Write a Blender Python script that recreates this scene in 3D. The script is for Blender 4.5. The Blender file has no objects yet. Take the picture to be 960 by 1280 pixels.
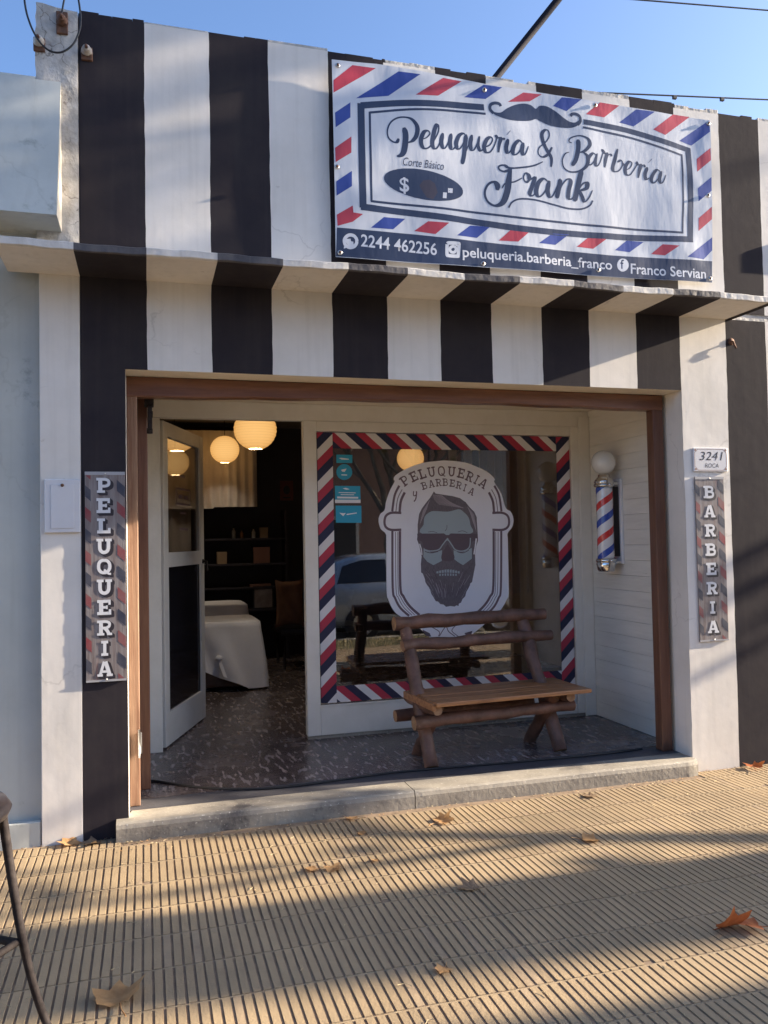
# Barbershop front on a sunny street corner: everything is metres, facade plane y = 0, street towards -y.
import bpy, bmesh, math, random
from mathutils import Vector, Matrix
R = math.radians
scene = bpy.context.scene
col = scene.collection
rnd = random.Random(7)

# ------------------------------------------------------------------ materials
MATS = {}
def nodes_of(name):
    m = bpy.data.materials.new(name); m.use_nodes = True
    nt = m.node_tree
    return m, nt, nt.nodes['Principled BSDF'], nt.links

def mat(name, c, rough=.6, metal=0, noise=0.0, scale=8, c2=None, bump=0.0, bscale=60, spec=.5, stretch=(1, 1, 1), streak=0.0, coat=0, trans=0, c3=None, patch=0.0, pscale=3.0, contrast=(.35, .65), crack=0.0, cscale=1.4):
    """principled with layered object-space noise: c..c2 mottling, c3 patches, bump"""
    m, nt, b, L = nodes_of(name)
    N = nt.nodes
    b.inputs['Base Color'].default_value = (*c, 1)
    b.inputs['Roughness'].default_value = rough
    b.inputs['Metallic'].default_value = metal
    b.inputs['Specular IOR Level'].default_value = spec
    if coat: b.inputs['Coat Weight'].default_value = coat; b.inputs['Coat Roughness'].default_value = .1
    if trans: b.inputs['Transmission Weight'].default_value = trans
    tc = N.new('ShaderNodeTexCoord'); mp = N.new('ShaderNodeMapping'); mp.inputs['Scale'].default_value = stretch
    L.new(tc.outputs['Object'], mp.inputs['Vector'])
    colr = None
    if c2 is not None:
        nz = N.new('ShaderNodeTexNoise'); nz.inputs['Scale'].default_value = scale; nz.inputs['Detail'].default_value = 8; nz.inputs['Roughness'].default_value = .62
        L.new(mp.outputs[0], nz.inputs['Vector'])
        rp = N.new('ShaderNodeValToRGB'); rp.color_ramp.elements[0].position = contrast[0]; rp.color_ramp.elements[1].position = contrast[1]
        rp.color_ramp.elements[0].color = (*c, 1); rp.color_ramp.elements[1].color = (*c2, 1)
        L.new(nz.outputs['Fac'], rp.inputs[0]); colr = rp.outputs[0]
        rr = N.new('ShaderNodeMapRange'); rr.inputs[3].default_value = max(.02, rough - .09); rr.inputs[4].default_value = min(1, rough + .09)
        L.new(nz.outputs['Fac'], rr.inputs[0]); L.new(rr.outputs[0], b.inputs['Roughness'])
    if c3 is not None:
        nz = N.new('ShaderNodeTexNoise'); nz.inputs['Scale'].default_value = pscale; nz.inputs['Detail'].default_value = 10; nz.inputs['Roughness'].default_value = .7
        L.new(mp.outputs[0], nz.inputs['Vector'])
        rp = N.new('ShaderNodeValToRGB'); rp.color_ramp.elements[0].position = .72 - patch; rp.color_ramp.elements[1].position = .78 - patch * .7
        L.new(nz.outputs['Fac'], rp.inputs[0])
        mx = N.new('ShaderNodeMixRGB'); mx.inputs[1].default_value = (*c, 1); mx.inputs[2].default_value = (*c3, 1)
        if colr: L.new(colr, mx.inputs[1])
        L.new(rp.outputs[0], mx.inputs[0]); colr = mx.outputs[0]
    if streak:
        ms = N.new('ShaderNodeMapping'); ms.inputs['Scale'].default_value = (22, 22, .9); L.new(tc.outputs['Object'], ms.inputs['Vector'])
        nz = N.new('ShaderNodeTexNoise'); nz.inputs['Scale'].default_value = 1; nz.inputs['Detail'].default_value = 5; L.new(ms.outputs[0], nz.inputs['Vector'])
        rp = N.new('ShaderNodeValToRGB'); rp.color_ramp.elements[0].position = .5; rp.color_ramp.elements[1].position = .8
        rp.color_ramp.elements[1].color = (streak, streak, streak, 1)
        L.new(nz.outputs['Fac'], rp.inputs[0])
        mx = N.new('ShaderNodeMixRGB'); mx.inputs[2].default_value = (.22, .2, .17, 1); mx.inputs[1].default_value = (*c, 1)
        if colr: L.new(colr, mx.inputs[1])
        L.new(rp.outputs[0], mx.inputs[0]); colr = mx.outputs[0]
    if crack:
        dn = N.new('ShaderNodeTexNoise'); dn.inputs['Scale'].default_value = 5; dn.inputs['Detail'].default_value = 6; L.new(tc.outputs['Object'], dn.inputs['Vector'])
        av = N.new('ShaderNodeVectorMath'); av.operation = 'MULTIPLY_ADD'; av.inputs[1].default_value = (.28, .28, .28); L.new(dn.outputs['Color'], av.inputs[0]); L.new(tc.outputs['Object'], av.inputs[2])
        vo = N.new('ShaderNodeTexVoronoi'); vo.feature = 'DISTANCE_TO_EDGE'; vo.inputs['Scale'].default_value = cscale; L.new(av.outputs[0], vo.inputs['Vector'])
        r1 = N.new('ShaderNodeMapRange'); r1.inputs[1].default_value = .0; r1.inputs[2].default_value = .010; r1.inputs[3].default_value = crack; r1.inputs[4].default_value = 0; L.new(vo.outputs['Distance'], r1.inputs[0])
        mk = N.new('ShaderNodeTexNoise'); mk.inputs['Scale'].default_value = 1.7; L.new(tc.outputs['Object'], mk.inputs['Vector'])
        r2 = N.new('ShaderNodeMapRange'); r2.inputs[1].default_value = .50; r2.inputs[2].default_value = .58; L.new(mk.outputs['Fac'], r2.inputs[0])
        mu = N.new('ShaderNodeMath'); mu.operation = 'MULTIPLY'; L.new(r1.outputs[0], mu.inputs[0]); L.new(r2.outputs[0], mu.inputs[1])
        mx = N.new('ShaderNodeMixRGB'); mx.inputs[1].default_value = (*c, 1); mx.inputs[2].default_value = (.12, .10, .085, 1)
        if colr: L.new(colr, mx.inputs[1])
        L.new(mu.outputs[0], mx.inputs[0]); colr = mx.outputs[0]
    if colr: L.new(colr, b.inputs['Base Color'])
    if bump:
        nz = N.new('ShaderNodeTexNoise'); nz.inputs['Scale'].default_value = bscale; nz.inputs['Detail'].default_value = 6
        L.new(mp.outputs[0], nz.inputs['Vector'])
        bp = N.new('ShaderNodeBump'); bp.inputs['Strength'].default_value = .6; bp.inputs['Distance'].default_value = bump
        L.new(nz.outputs['Fac'], bp.inputs['Height']); L.new(bp.outputs[0], b.inputs['Normal'])
    MATS[name] = m
    return m

WHITE = mat('white_plaster', (.76, .725, .68), .8, c2=(.66, .63, .585), scale=2.2, bump=.0028, bscale=9, streak=.15, c3=(.46, .42, .37), patch=.07, pscale=8, crack=.22)
BLACK = mat('black_paint', (.024, .020, .026), .82, c2=(.036, .031, .034), scale=3.0, bump=.0024, bscale=10, c3=(.06, .045, .038), patch=.04, pscale=7, streak=.04, spec=.15)
OLDW = mat('weathered_plaster', (.58, .56, .53), .85, c2=(.36, .34, .31), scale=7, bump=.03, bscale=12, c3=(.16, .13, .11), patch=.12, pscale=11, crack=.8, cscale=3)
LEDGEW = mat('ledge_white', (.68, .66, .63), .75, c2=(.52, .50, .47), scale=5, bump=.01, bscale=20, streak=.5)
LEDGEB = mat('ledge_black', (.045, .042, .05), .6, c2=(.10, .092, .095), scale=6, bump=.01, bscale=20, streak=.3)
CREAM = mat('cream_paint_and_sunlit_end', (.76, .70, .59), .6, c2=(.70, .64, .53), scale=4, bump=.004, bscale=20)
FRAMEW = mat('white_woodwork', (.78, .75, .69), .42, c2=(.72, .69, .62), scale=5, bump=.003, bscale=25, c3=(.35, .31, .26), patch=.03, pscale=14)
SIDING = mat('white_siding', (.80, .77, .71), .5, c2=(.70, .67, .61), scale=3, bump=.004, bscale=10, stretch=(1, .5, 4), c3=(.40, .37, .31), patch=.06, pscale=4)
WOOD = mat('varnished_frame_wood', (.165, .075, .045), .42, c2=(.11, .042, .022), scale=5, stretch=(6, 6, .5), bump=.004, bscale=12, coat=.2, c3=(.30, .16, .09), patch=.08, pscale=2)
WOODH = mat('varnished_beam_wood', (.20, .085, .042), .42, c2=(.12, .045, .022), scale=5, stretch=(.5, 6, 6), bump=.004, bscale=12, coat=.2)
WORN = mat('worn_post_wood', (.27, .17, .11), .65, c2=(.17, .085, .05), scale=4, stretch=(8, 8, .5), bump=.006, bscale=10, c3=(.6, .55, .47), patch=.08, pscale=3)
SEATW = mat('plank_wood', (.40, .19, .075), .45, c2=(.20, .085, .035), scale=4, stretch=(1, 12, 12), bump=.004, bscale=7, coat=.15)
LOG = mat('log_bark', (.19, .095, .065), .62, c2=(.065, .032, .022), scale=6, bump=.02, bscale=16, c3=(.32, .19, .11), patch=.07, pscale=10, coat=.06)
LOGEND = mat('log_end_grain', (.36, .22, .12), .7, c2=(.22, .12, .07), scale=30)
CHROME = mat('chrome', (.75, .74, .72), .12, 1, c2=(.6, .59, .57), scale=8)
STEEL = mat('galvanised_steel', (.5, .5, .5), .4, 1)
RUST = mat('rusty_iron', (.10, .055, .04), .75, .3, c2=(.2, .10, .06), scale=25, bump=.003)
IRON = mat('dark_painted_iron', (.018, .015, .016), .65, 0, spec=.08, c2=(.05, .042, .04), scale=18, bump=.002)
ROD = mat('dark_rod_paint', (.012, .012, .02), .85, spec=.15)
CABLE = mat('black_cable_rubber', (.012, .012, .014), .5)
GLOBE = mat('frosted_globe', (.78, .78, .76), .22, c2=(.72, .72, .70), scale=5, coat=.6)
CERAM = mat('insulator_ceramic', (.30, .24, .20), .3, c2=(.45, .42, .38), scale=12)
PAPER = mat('white_vinyl', (.87, .86, .89), .45, c2=(.83, .82, .85), scale=3)
BANNERW = mat('banner_white', (.60, .63, .69), .34, c2=(.56, .59, .65), scale=2.2, bump=.02, bscale=3.2, stretch=(1, 1, .35))
def bm_(n, c): return mat(n, c, .36, c2=tuple(x * .88 for x in c), scale=2.2, bump=.02, bscale=3.2, stretch=(1, 1, .35))
BAN = {'red': bm_('banner_red', (.48, .045, .07)), 'blue': bm_('banner_blue', (.030, .060, .30)), 'navy': bm_('banner_navy', (.022, .036, .085)), 'pale': bm_('banner_pale', (.62, .65, .72)), 'smudge': bm_('banner_smudge', (.05, .04, .06))}
VIN = {'red': mat('vinyl_red', (.44, .035, .07), .4), 'navy': mat('vinyl_navy', (.016, .020, .060), .4), 'white': mat('vinyl_white', (.72, .70, .70), .45),
       'paper': PAPER, 'maroon': mat('vinyl_maroon', (.16, .105, .125), .5), 'maroon2': mat('vinyl_dark_maroon', (.13, .095, .11), .5),
       'teal': mat('vinyl_pale_teal', (.38, .45, .47), .5), 'beard': mat('vinyl_beard', (.12, .10, .11), .5, c2=(.20, .17, .185), scale=40, stretch=(6, 1, 1)),
       'beard2': mat('vinyl_beard_dark', (.11, .075, .09), .5), 'streak': mat('vinyl_streak', (.40, .35, .37), .5), 'cyan': mat('sticker_cyan', (.035, .36, .56), .4)}
POLE = {'white': mat('pole_white', (.75, .75, .78), .2, coat=.8), 'red': mat('pole_red', (.62, .03, .03), .2, coat=.8), 'blue': mat('pole_blue', (.02, .07, .42), .2, coat=.8)}
TILE = mat('ribbed_tile', (.37, .275, .165), .8, c2=(.27, .20, .12), scale=1.3, bump=.003, bscale=90, c3=(.19, .145, .10), patch=.10, pscale=3)
TILE2 = mat('ribbed_tile_dull', (.35, .26, .155), .8, c2=(.26, .195, .12), scale=2.3, bump=.003, bscale=90, c3=(.17, .13, .09), patch=.07, pscale=4)
GROUT = mat('tile_groove_dirt', (.27, .195, .13), .95, c2=(.17, .12, .08), scale=9, bump=.003, bscale=50)
TILE3 = mat('ribbed_tile_stained', (.27, .20, .13), .85, c2=(.36, .27, .17), scale=6, bump=.003, bscale=60)
SEAMM = mat('tile_joint_mortar', (.38, .30, .19), .9, c2=(.22, .17, .11), scale=20, bump=.003, bscale=60)
def speckled(name, c, c2, fleck, amt, rough=.6, fs=55, st=(1, 1, 1), wear=None):
    m = mat(name, c, rough, c2=c2, scale=3.2, bump=.004, bscale=40, c3=wear, patch=.15, pscale=3.2)
    nt = m.node_tree; N = nt.nodes; L = nt.links; b = N['Principled BSDF']
    src = b.inputs['Base Color'].links[0].from_socket
    tc = N.new('ShaderNodeTexCoord'); mp = N.new('ShaderNodeMapping'); mp.inputs['Scale'].default_value = st; L.new(tc.outputs['Object'], mp.inputs[0])
    nz = N.new('ShaderNodeTexNoise'); nz.inputs['Scale'].default_value = fs; nz.inputs['Detail'].default_value = 3; L.new(mp.outputs[0], nz.inputs['Vector'])
    rp = N.new('ShaderNodeValToRGB'); rp.color_ramp.elements[0].position = .66 - amt; rp.color_ramp.elements[1].position = .74 - amt
    L.new(nz.outputs['Fac'], rp.inputs[0])
    mx = N.new('ShaderNodeMixRGB'); L.new(rp.outputs[0], mx.inputs[0]); L.new(src, mx.inputs[1]); mx.inputs[2].default_value = (*fleck, 1)
    L.new(mx.outputs[0], b.inputs['Base Color'])
    return m
FLOOR = speckled('marbled_floor_tile', (.080, .062, .058), (.135, .108, .102), (.30, .255, .245), .10, .26, 12, (2.8, .62, 1))
TERR = speckled('worn_terrazzo', (.34, .31, .26), (.22, .20, .17), (.55, .52, .46), .02, .7, 60, wear=(.10, .09, .085))
DARKB = speckled('dark_granite_band', (.045, .046, .058), (.075, .075, .085), (.16, .16, .18), .0, .5, 50)
NEIGH = mat('pale_green_plaster', (.50, .52, .49), .8, c2=(.42, .44, .42), scale=1.6, bump=.003, bscale=9, c3=(.31, .33, .31), patch=.09, pscale=4, streak=.16, crack=.12)
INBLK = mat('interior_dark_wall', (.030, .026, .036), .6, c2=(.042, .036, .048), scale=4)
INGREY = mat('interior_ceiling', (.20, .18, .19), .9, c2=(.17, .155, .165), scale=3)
CURT = mat('curtain_cloth', (.68, .60, .52), .9, c2=(.60, .53, .45), scale=6, bump=.006, bscale=20)
SHEET = mat("white_sheet_cloth", (.88, .87, .88), .85, c2=(.80, .79, .80), scale=3, bump=.012, bscale=6)
BROWNU = mat('tan_upholstery', (.20, .13, .09), .85, c2=(.15, .095, .065), scale=8, bump=.003)
KRAFT = mat('brown_cushion_cloth', (.23, .12, .07), .85, c2=(.17, .085, .05), scale=4, bump=.01, bscale=7)
DKLEATH = mat('black_vinyl_seat', (.018, .015, .018), .35, coat=.3)
GRASS = mat('grass_blades', (.10, .12, .035), .8, c2=(.24, .20, .08), scale=3)
SOIL = mat('verge_soil', (.20, .16, .09), .95, c2=(.10, .10, .04), scale=3, bump=.02)
ASPH = mat('asphalt', (.085, .083, .08), .85, c2=(.12, .115, .11), scale=12, bump=.005, bscale=120)
CONC = mat('concrete', (.34, .33, .31), .85, c2=(.26, .25, .23), scale=5, bump=.004)
GROUND = mat('far_ground', (.16, .14, .10), .95, c2=(.10, .11, .05), scale=.4)
BARK = mat('plane_tree_bark', (.22, .19, .14), .85, c2=(.10, .085, .065), scale=4, bump=.03, bscale=10, c3=(.42, .39, .30), patch=.1, pscale=3)
CARP = mat('pale_blue_car_paint', (.46, .53, .60), .28, .25, c2=(.43, .50, .57), scale=2, coat=1)
CARG = mat('car_glass', (.01, .012, .015), .06, spec=.8)
TYRE = mat('tyre_rubber', (.02, .02, .02), .8)
REDL = mat('tail_light_red', (.45, .02, .02), .2, coat=1)
CLEARL = mat('headlight_clear', (.6, .6, .6), .1, coat=1)
PLAST = mat('black_trim_plastic', (.02, .02, .022), .5)
OPP = [mat('opposite_house_brick', (.42, .26, .19), .85, c2=(.34, .20, .15), scale=6, bump=.01), mat('opposite_house_ochre', (.55, .45, .32), .85, c2=(.46, .37, .26), scale=4), mat('opposite_house_grey', (.45, .44, .42), .85, c2=(.38, .37, .35), scale=4)]
ROOFT = mat('roof_tile_red', (.22, .08, .05), .8, c2=(.14, .05, .035), scale=10)
SHUT = mat('window_shutter_dark', (.05, .045, .04), .6)
def leafmat(name, c, c2):
    m = mat(name, c, .65, c2=c2, scale=22, contrast=(.3, .7))
    nt = m.node_tree; b = nt.nodes['Principled BSDF']
    tr = nt.nodes.new('ShaderNodeBsdfTranslucent'); tr.inputs[0].default_value = (*c, 1)
    mx = nt.nodes.new('ShaderNodeMixShader'); mx.inputs[0].default_value = .28
    out = nt.nodes['Material Output']
    nt.links.new(b.outputs[0], mx.inputs[1]); nt.links.new(tr.outputs[0], mx.inputs[2]); nt.links.new(mx.outputs[0], out.inputs[0])
    return m
LEAFD = leafmat('dry_leaf_tan', (.55, .34, .16), (.34, .18, .075))
LEAFO = leafmat('dry_leaf_orange', (.50, .17, .05), (.30, .07, .03))
LEAFG = leafmat('dry_leaf_grey', (.30, .22, .14), (.19, .13, .09))
CROWN = leafmat('autumn_crown_leaf', (.12, .13, .04), (.26, .15, .04))
STRAW = mat('dry_straw', (.5, .40, .24), .8)

def glass_mat():
    m, nt, b, L = nodes_of('window_glass'); N = nt.nodes
    tr = N.new('ShaderNodeBsdfTransparent'); tr.inputs[0].default_value = (.90, .90, .91, 1)
    gl = N.new('ShaderNodeBsdfGlossy'); gl.inputs['Roughness'].default_value = .012; gl.inputs[0].default_value = (1, .98, .96, 1)
    fr = N.new('ShaderNodeFresnel')
    ge = N.new('ShaderNodeNewGeometry'); mi = N.new('ShaderNodeMapRange'); mi.inputs[3].default_value = 1.5; mi.inputs[4].default_value = 1 / 1.5
    L.new(ge.outputs['Backfacing'], mi.inputs[0]); L.new(mi.outputs[0], fr.inputs[0])
    mm = N.new('ShaderNodeMath'); mm.operation = 'MULTIPLY_ADD'; mm.inputs[1].default_value = 1.9; mm.inputs[2].default_value = .05; mm.use_clamp = True
    nz = N.new('ShaderNodeTexNoise'); nz.inputs['Scale'].default_value = 1.3; nz.inputs['Detail'].default_value = 1
    tc = N.new('ShaderNodeTexCoord'); L.new(tc.outputs['Object'], nz.inputs['Vector'])
    bp = N.new('ShaderNodeBump'); bp.inputs['Distance'].default_value = .004; bp.inputs['Strength'].default_value = .5
    L.new(nz.outputs[0], bp.inputs['Height']); L.new(bp.outputs[0], gl.inputs['Normal'])
    mx = N.new('ShaderNodeMixShader'); L.new(fr.outputs[0], mm.inputs[0]); L.new(mm.outputs[0], mx.inputs[0])
    L.new(tr.outputs[0], mx.inputs[1]); L.new(gl.outputs[0], mx.inputs[2]); L.new(mx.outputs[0], N['Material Output'].inputs[0])
    return m
GLASS = glass_mat()
DGLASS = mat('dark_door_glass', (.012, .011, .015), .08, c2=(.02, .018, .022), scale=3, spec=.5)
def lantern_mat():
    m, nt, b, L = nodes_of('lit_paper_lantern'); N = nt.nodes
    tc = N.new('ShaderNodeTexCoord'); sp = N.new('ShaderNodeSeparateXYZ'); L.new(tc.outputs['Object'], sp.inputs[0])
    sn = N.new('ShaderNodeMath'); sn.operation = 'SINE'; ml = N.new('ShaderNodeMath'); ml.operation = 'MULTIPLY'; ml.inputs[1].default_value = 260
    L.new(sp.outputs[2], ml.inputs[0]); L.new(ml.outputs[0], sn.inputs[0])
    mr = N.new('ShaderNodeMapRange'); mr.inputs[1].default_value = .7; mr.inputs[2].default_value = 1; mr.inputs[3].default_value = 1; mr.inputs[4].default_value = .72
    L.new(sn.outputs[0], mr.inputs[0])
    lw = N.new('ShaderNodeLayerWeight'); lw.inputs[0].default_value = .35
    rp = N.new('ShaderNodeValToRGB'); e = rp.color_ramp.elements
    e[0].position = 0; e[0].color = (1, .56, .19, 1); e[1].position = .9; e[1].color = (.66, .31, .075, 1)
    L.new(lw.outputs['Facing'], rp.inputs[0])
    b.inputs['Base Color'].default_value = (.35, .28, .18, 1); b.inputs['Roughness'].default_value = .8
    L.new(rp.outputs[0], b.inputs['Emission Color'])
    m2 = N.new('ShaderNodeMath'); m2.operation = 'MULTIPLY'; m2.inputs[1].default_value = LANTERN_POWER
    L.new(mr.outputs[0], m2.inputs[0]); L.new(m2.outputs[0], b.inputs['Emission Strength'])
    return m
LANTERN_POWER = .235
LANT = lantern_mat()
def plaque_mat():
    m = mat('weathered_board_print', (.27, .25, .25), .35, c2=(.17, .135, .13), scale=5, stretch=(9, 1, .8), c3=(.24, .12, .10), patch=.14, pscale=1.2, bump=.001, bscale=20)
    return m
PLAQ = plaque_mat()
PLQ = {'navy': mat('plaque_navy', (.035, .042, .07), .35, c2=(.09, .09, .11), scale=7), 'red': mat('plaque_red', (.25, .05, .06), .35, c2=(.22, .11, .11), scale=7),
       'white': mat('plaque_letter_white', (.66, .67, .70), .35), 'dark': mat('plaque_letter_shadow', (.03, .026, .035), .4), 'rim': mat('plaque_rim', (.36, .36, .38), .4)}
TIN = mat('enamel_white', (.68, .69, .72), .25, c2=(.64, .64, .67), scale=4, coat=.5)
TINK = mat('enamel_black', (.03, .03, .045), .3); TINB = mat('enamel_brown', (.25, .15, .12), .4)

# ------------------------------------------------------------------ mesh builder
class MB:
    def __init__(s): s.v = []; s.f = []; s.m = []; s.sm = []; s.mats = []
    def mi(s, m):
        if m not in s.mats: s.mats.append(m)
        return s.mats.index(m)
    def face(s, pts, m, smooth=False):
        n = len(s.v); s.v += [tuple(p) for p in pts]; s.f.append(tuple(range(n, n + len(pts)))); s.m.append(s.mi(m)); s.sm.append(smooth)
    def grid(s, P, m, smooth=True, closeu=False, closev=False):
        n = len(s.v); a = len(P); b = len(P[0])
        for r in P: s.v += [tuple(p) for p in r]
        mi = s.mi(m)
        for i in range(a if closeu else a - 1):
            for j in range(b if closev else b - 1):
                i2 = (i + 1) % a; j2 = (j + 1) % b
                s.f.append((n + i * b + j, n + i2 * b + j, n + i2 * b + j2, n + i * b + j2)); s.m.append(mi); s.sm.append(smooth)
    def box(s, lo, hi, m, bev=0.0, M=None):
        bm = bmesh.new(); bmesh.ops.create_cube(bm, size=1)
        c = [(lo[i] + hi[i]) / 2 for i in range(3)]; d = [hi[i] - lo[i] for i in range(3)]
        for v in bm.verts: v.co = Vector([c[i] + v.co[i] * d[i] for i in range(3)])
        if bev: bmesh.ops.bevel(bm, geom=bm.edges[:], offset=bev, segments=2, affect='EDGES', profile=.5)
        s.addbm(bm, m, M)
    def addbm(s, bm, m, M=None, smooth=False):
        n = len(s.v); bm.verts.index_update()
        for v in bm.verts: s.v.append(tuple(M @ v.co) if M else tuple(v.co))
        mi = s.mi(m)
        for f in bm.faces: s.f.append(tuple(n + v.index for v in f.verts)); s.m.append(mi); s.sm.append(smooth or f.smooth)
        bm.free()
    def tube(s, pts, rad, m, n=12, cap=True, capm=None, wob=0, smooth=True):
        pts = [Vector(p) for p in pts]; k = len(pts)
        if not hasattr(rad, '__len__'): rad = [rad] * k
        rings = []; prev = None
        for i, p in enumerate(pts):
            t = (pts[min(i + 1, k - 1)] - pts[max(i - 1, 0)]).normalized()
            if prev is None:
                up = Vector((0, 0, 1)) if abs(t.z) < .9 else Vector((1, 0, 0)); a = t.cross(up).normalized()
            else: a = (prev - t * prev.dot(t)).normalized()
            prev = a; b = t.cross(a)
            rings.append([p + (a * math.cos(q * math.tau / n) + b * math.sin(q * math.tau / n)) * rad[i] * (1 + (rnd.uniform(-wob, wob) if wob else 0)) for q in range(n)])
        s.grid(rings, m, smooth, closev=True)
        if cap: s.face(rings[0][::-1], capm or m); s.face(rings[-1], capm or m)
    def lathe(s, prof, c, m, n=32, axis='z', smooth=True):
        rings = []
        for r, h in prof:
            rg = []
            for q in range(n):
                a = q * math.tau / n
                d = (r * math.cos(a), r * math.sin(a), h)
                if axis == 'y': d = (d[0], d[2], d[1])
                if axis == 'x': d = (d[2], d[0], d[1])
                rg.append((c[0] + d[0], c[1] + d[1], c[2] + d[2]))
            rings.append(rg)
        s.grid(rings, m, smooth, closev=True)
    def build(s, name, parent=None, loc=None, solid=0):
        me = bpy.data.meshes.new(name)
        if loc: s.v = [(x - loc[0], y - loc[1], z - loc[2]) for x, y, z in s.v]
        me.from_pydata(s.v, [], s.f)
        for m in s.mats: me.materials.append(m)
        me.polygons.foreach_set('material_index', s.m); me.polygons.foreach_set('use_smooth', s.sm)
        bm = bmesh.new(); bm.from_mesh(me); bmesh.ops.remove_doubles(bm, verts=bm.verts, dist=1e-6)
        bm.to_mesh(me); bm.free()
        me.update()
        o = bpy.data.objects.new(name, me); col.objects.link(o)
        if parent: o.parent = parent; 
        if loc: o.location = loc
        if parent and parent.matrix_world: 
            pass
        return o

def tag(o, label=None, cat=None, group=None, kind=None):
    if label: o['label'] = label
    if cat: o['category'] = cat
    if group: o['group'] = group
    if kind: o['kind'] = kind
    return o
def empty(name, loc=(0, 0, 0), rz=0):
    o = bpy.data.objects.new(name, None); o.location = loc; o.rotation_euler = (0, 0, rz); o.empty_display_size = .1; col.objects.link(o); return o
def struct(mb, name): return tag(mb.build(name), kind='structure')

# 2-D artwork: polygons and brush strokes -> mesh on a (possibly curved) sheet
def catmull(p, n=6):
    if len(p) < 3: return p
    q = [p[0]] + list(p) + [p[-1]]; out = []
    for i in range(1, len(q) - 2):
        a, b, c, d = q[i - 1:i + 3]
        for k in range(n):
            t = k / n
            out.append(tuple(.5 * ((2 * b[j]) + (-a[j] + c[j]) * t + (2 * a[j] - 5 * b[j] + 4 * c[j] - d[j]) * t * t + (-a[j] + 3 * b[j] - 3 * c[j] + d[j]) * t ** 3) for j in (0, 1)))
    out.append(tuple(p[-1])); return out
def ribbon(p, w, cal=False, smooth=True, n=6):
    """p list of (x, z); returns left/right outlines"""
    q = catmull(p, n) if smooth else p
    n = len(q); L = []; Rr = []
    for i in range(n):
        a = q[max(i - 1, 0)]; b = q[min(i + 1, n - 1)]
        dx, dz = b[0] - a[0], b[1] - a[1]; l = math.hypot(dx, dz) or 1
        nx, nz = -dz / l, dx / l
        ww = w
        if cal:
            dn = max(0, -(dz / l)); ww = w * (.34 + .66 * dn ** 1.2)
            e = min(i, n - 1 - i) / n * 10; ww *= min(1, .45 + .55 * e)
        L.append((q[i][0] + nx * ww / 2, q[i][1] + nz * ww / 2)); Rr.append((q[i][0] - nx * ww / 2, q[i][1] - nz * ww / 2))
    return L, Rr
def art(mb, items, mats, warp, lay0=0.0, dl=.00012, sc=.001, maxlen=0, smooth=True, fine=False):
    lay = lay0
    for it in items:
        k, m, pts = it[:3]; pts = [(x * sc, z * sc) for x, z in pts]
        if k == 'q': pts = catmull(pts + [pts[0]], 4)[:-1]; k = 'p'
        if k == 'p': sheet_poly(mb, pts, mats[m], warp, lay, maxlen)
        else:
            w = it[3] * sc
            sharp = (k == 's' and len(pts) > 8 and not smooth)
            nn_ = 6
            if fine: nn_ = max(6, min(40, int(max(math.dist(a, b) for a, b in zip(pts, pts[1:])) / .018)))
            L, Rr = ribbon(pts, w, k == 'c', True, nn_)
            mb.grid([[warp(x, z, lay) for x, z in L], [warp(x, z, lay) for x, z in Rr]], mats[m], True)
        lay += dl
    return lay
def sheet_poly(mb, pts, m, warp, lay, maxlen=0):
    bm = bmesh.new()
    vs = [bm.verts.new((x, z, 0)) for x, z in pts]
    bm.faces.new(vs)
    if maxlen:
        bmesh.ops.triangulate(bm, faces=bm.faces[:])
        for _ in range(7):
            es = [e for e in bm.edges if e.calc_length() > maxlen]
            if not es: break
            bmesh.ops.subdivide_edges(bm, edges=es, cuts=1); bmesh.ops.triangulate(bm, faces=[f for f in bm.faces if len(f.verts) > 3])
    for v in bm.verts: v.co = Vector(warp(v.co.x, v.co.y, lay))
    mb.addbm(bm, m, smooth=bool(maxlen))
TXT = {}
def text_mesh(s, shear=0, bold=0):
    key = (s, shear, bold)
    if key in TXT: return TXT[key]
    cu = bpy.data.curves.new('t', 'FONT'); cu.body = s; cu.shear = shear; cu.offset = bold; cu.resolution_u = 4
    o = bpy.data.objects.new('t', cu); col.objects.link(o)
    dg = bpy.context.evaluated_depsgraph_get(); me = o.evaluated_get(dg).to_mesh()
    v = [(p.co.x, p.co.y) for p in me.vertices]; f = [tuple(p.vertices) for p in me.polygons]
    o.evaluated_get(dg).to_mesh_clear(); bpy.data.objects.remove(o); bpy.data.curves.remove(cu)
    TXT[key] = (v, f); return TXT[key]
def put_text(mb, s, p0, p1, h, m, warp, lay, shear=0, bold=.012, capref='H'):
    v, f = text_mesh(s, shear, bold)
    x0 = min(a for a, b in v); x1 = max(a for a, b in v); cap = .69
    dx, dz = p1[0] - p0[0], p1[1] - p0[1]; l = math.hypot(dx, dz); ux, uz = dx / l, dz / l
    n = len(mb.v)
    for a, b in v:
        t = (a - x0) / (x1 - x0) * l; q = b / cap * h
        mb.v.append(tuple(warp(p0[0] + ux * t - uz * q, p0[1] + uz * t + ux * q, lay)))
    mi = mb.mi(m)
    for q in f: mb.f.append(tuple(n + i for i in q)); mb.m.append(mi); mb.sm.append(True)

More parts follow.
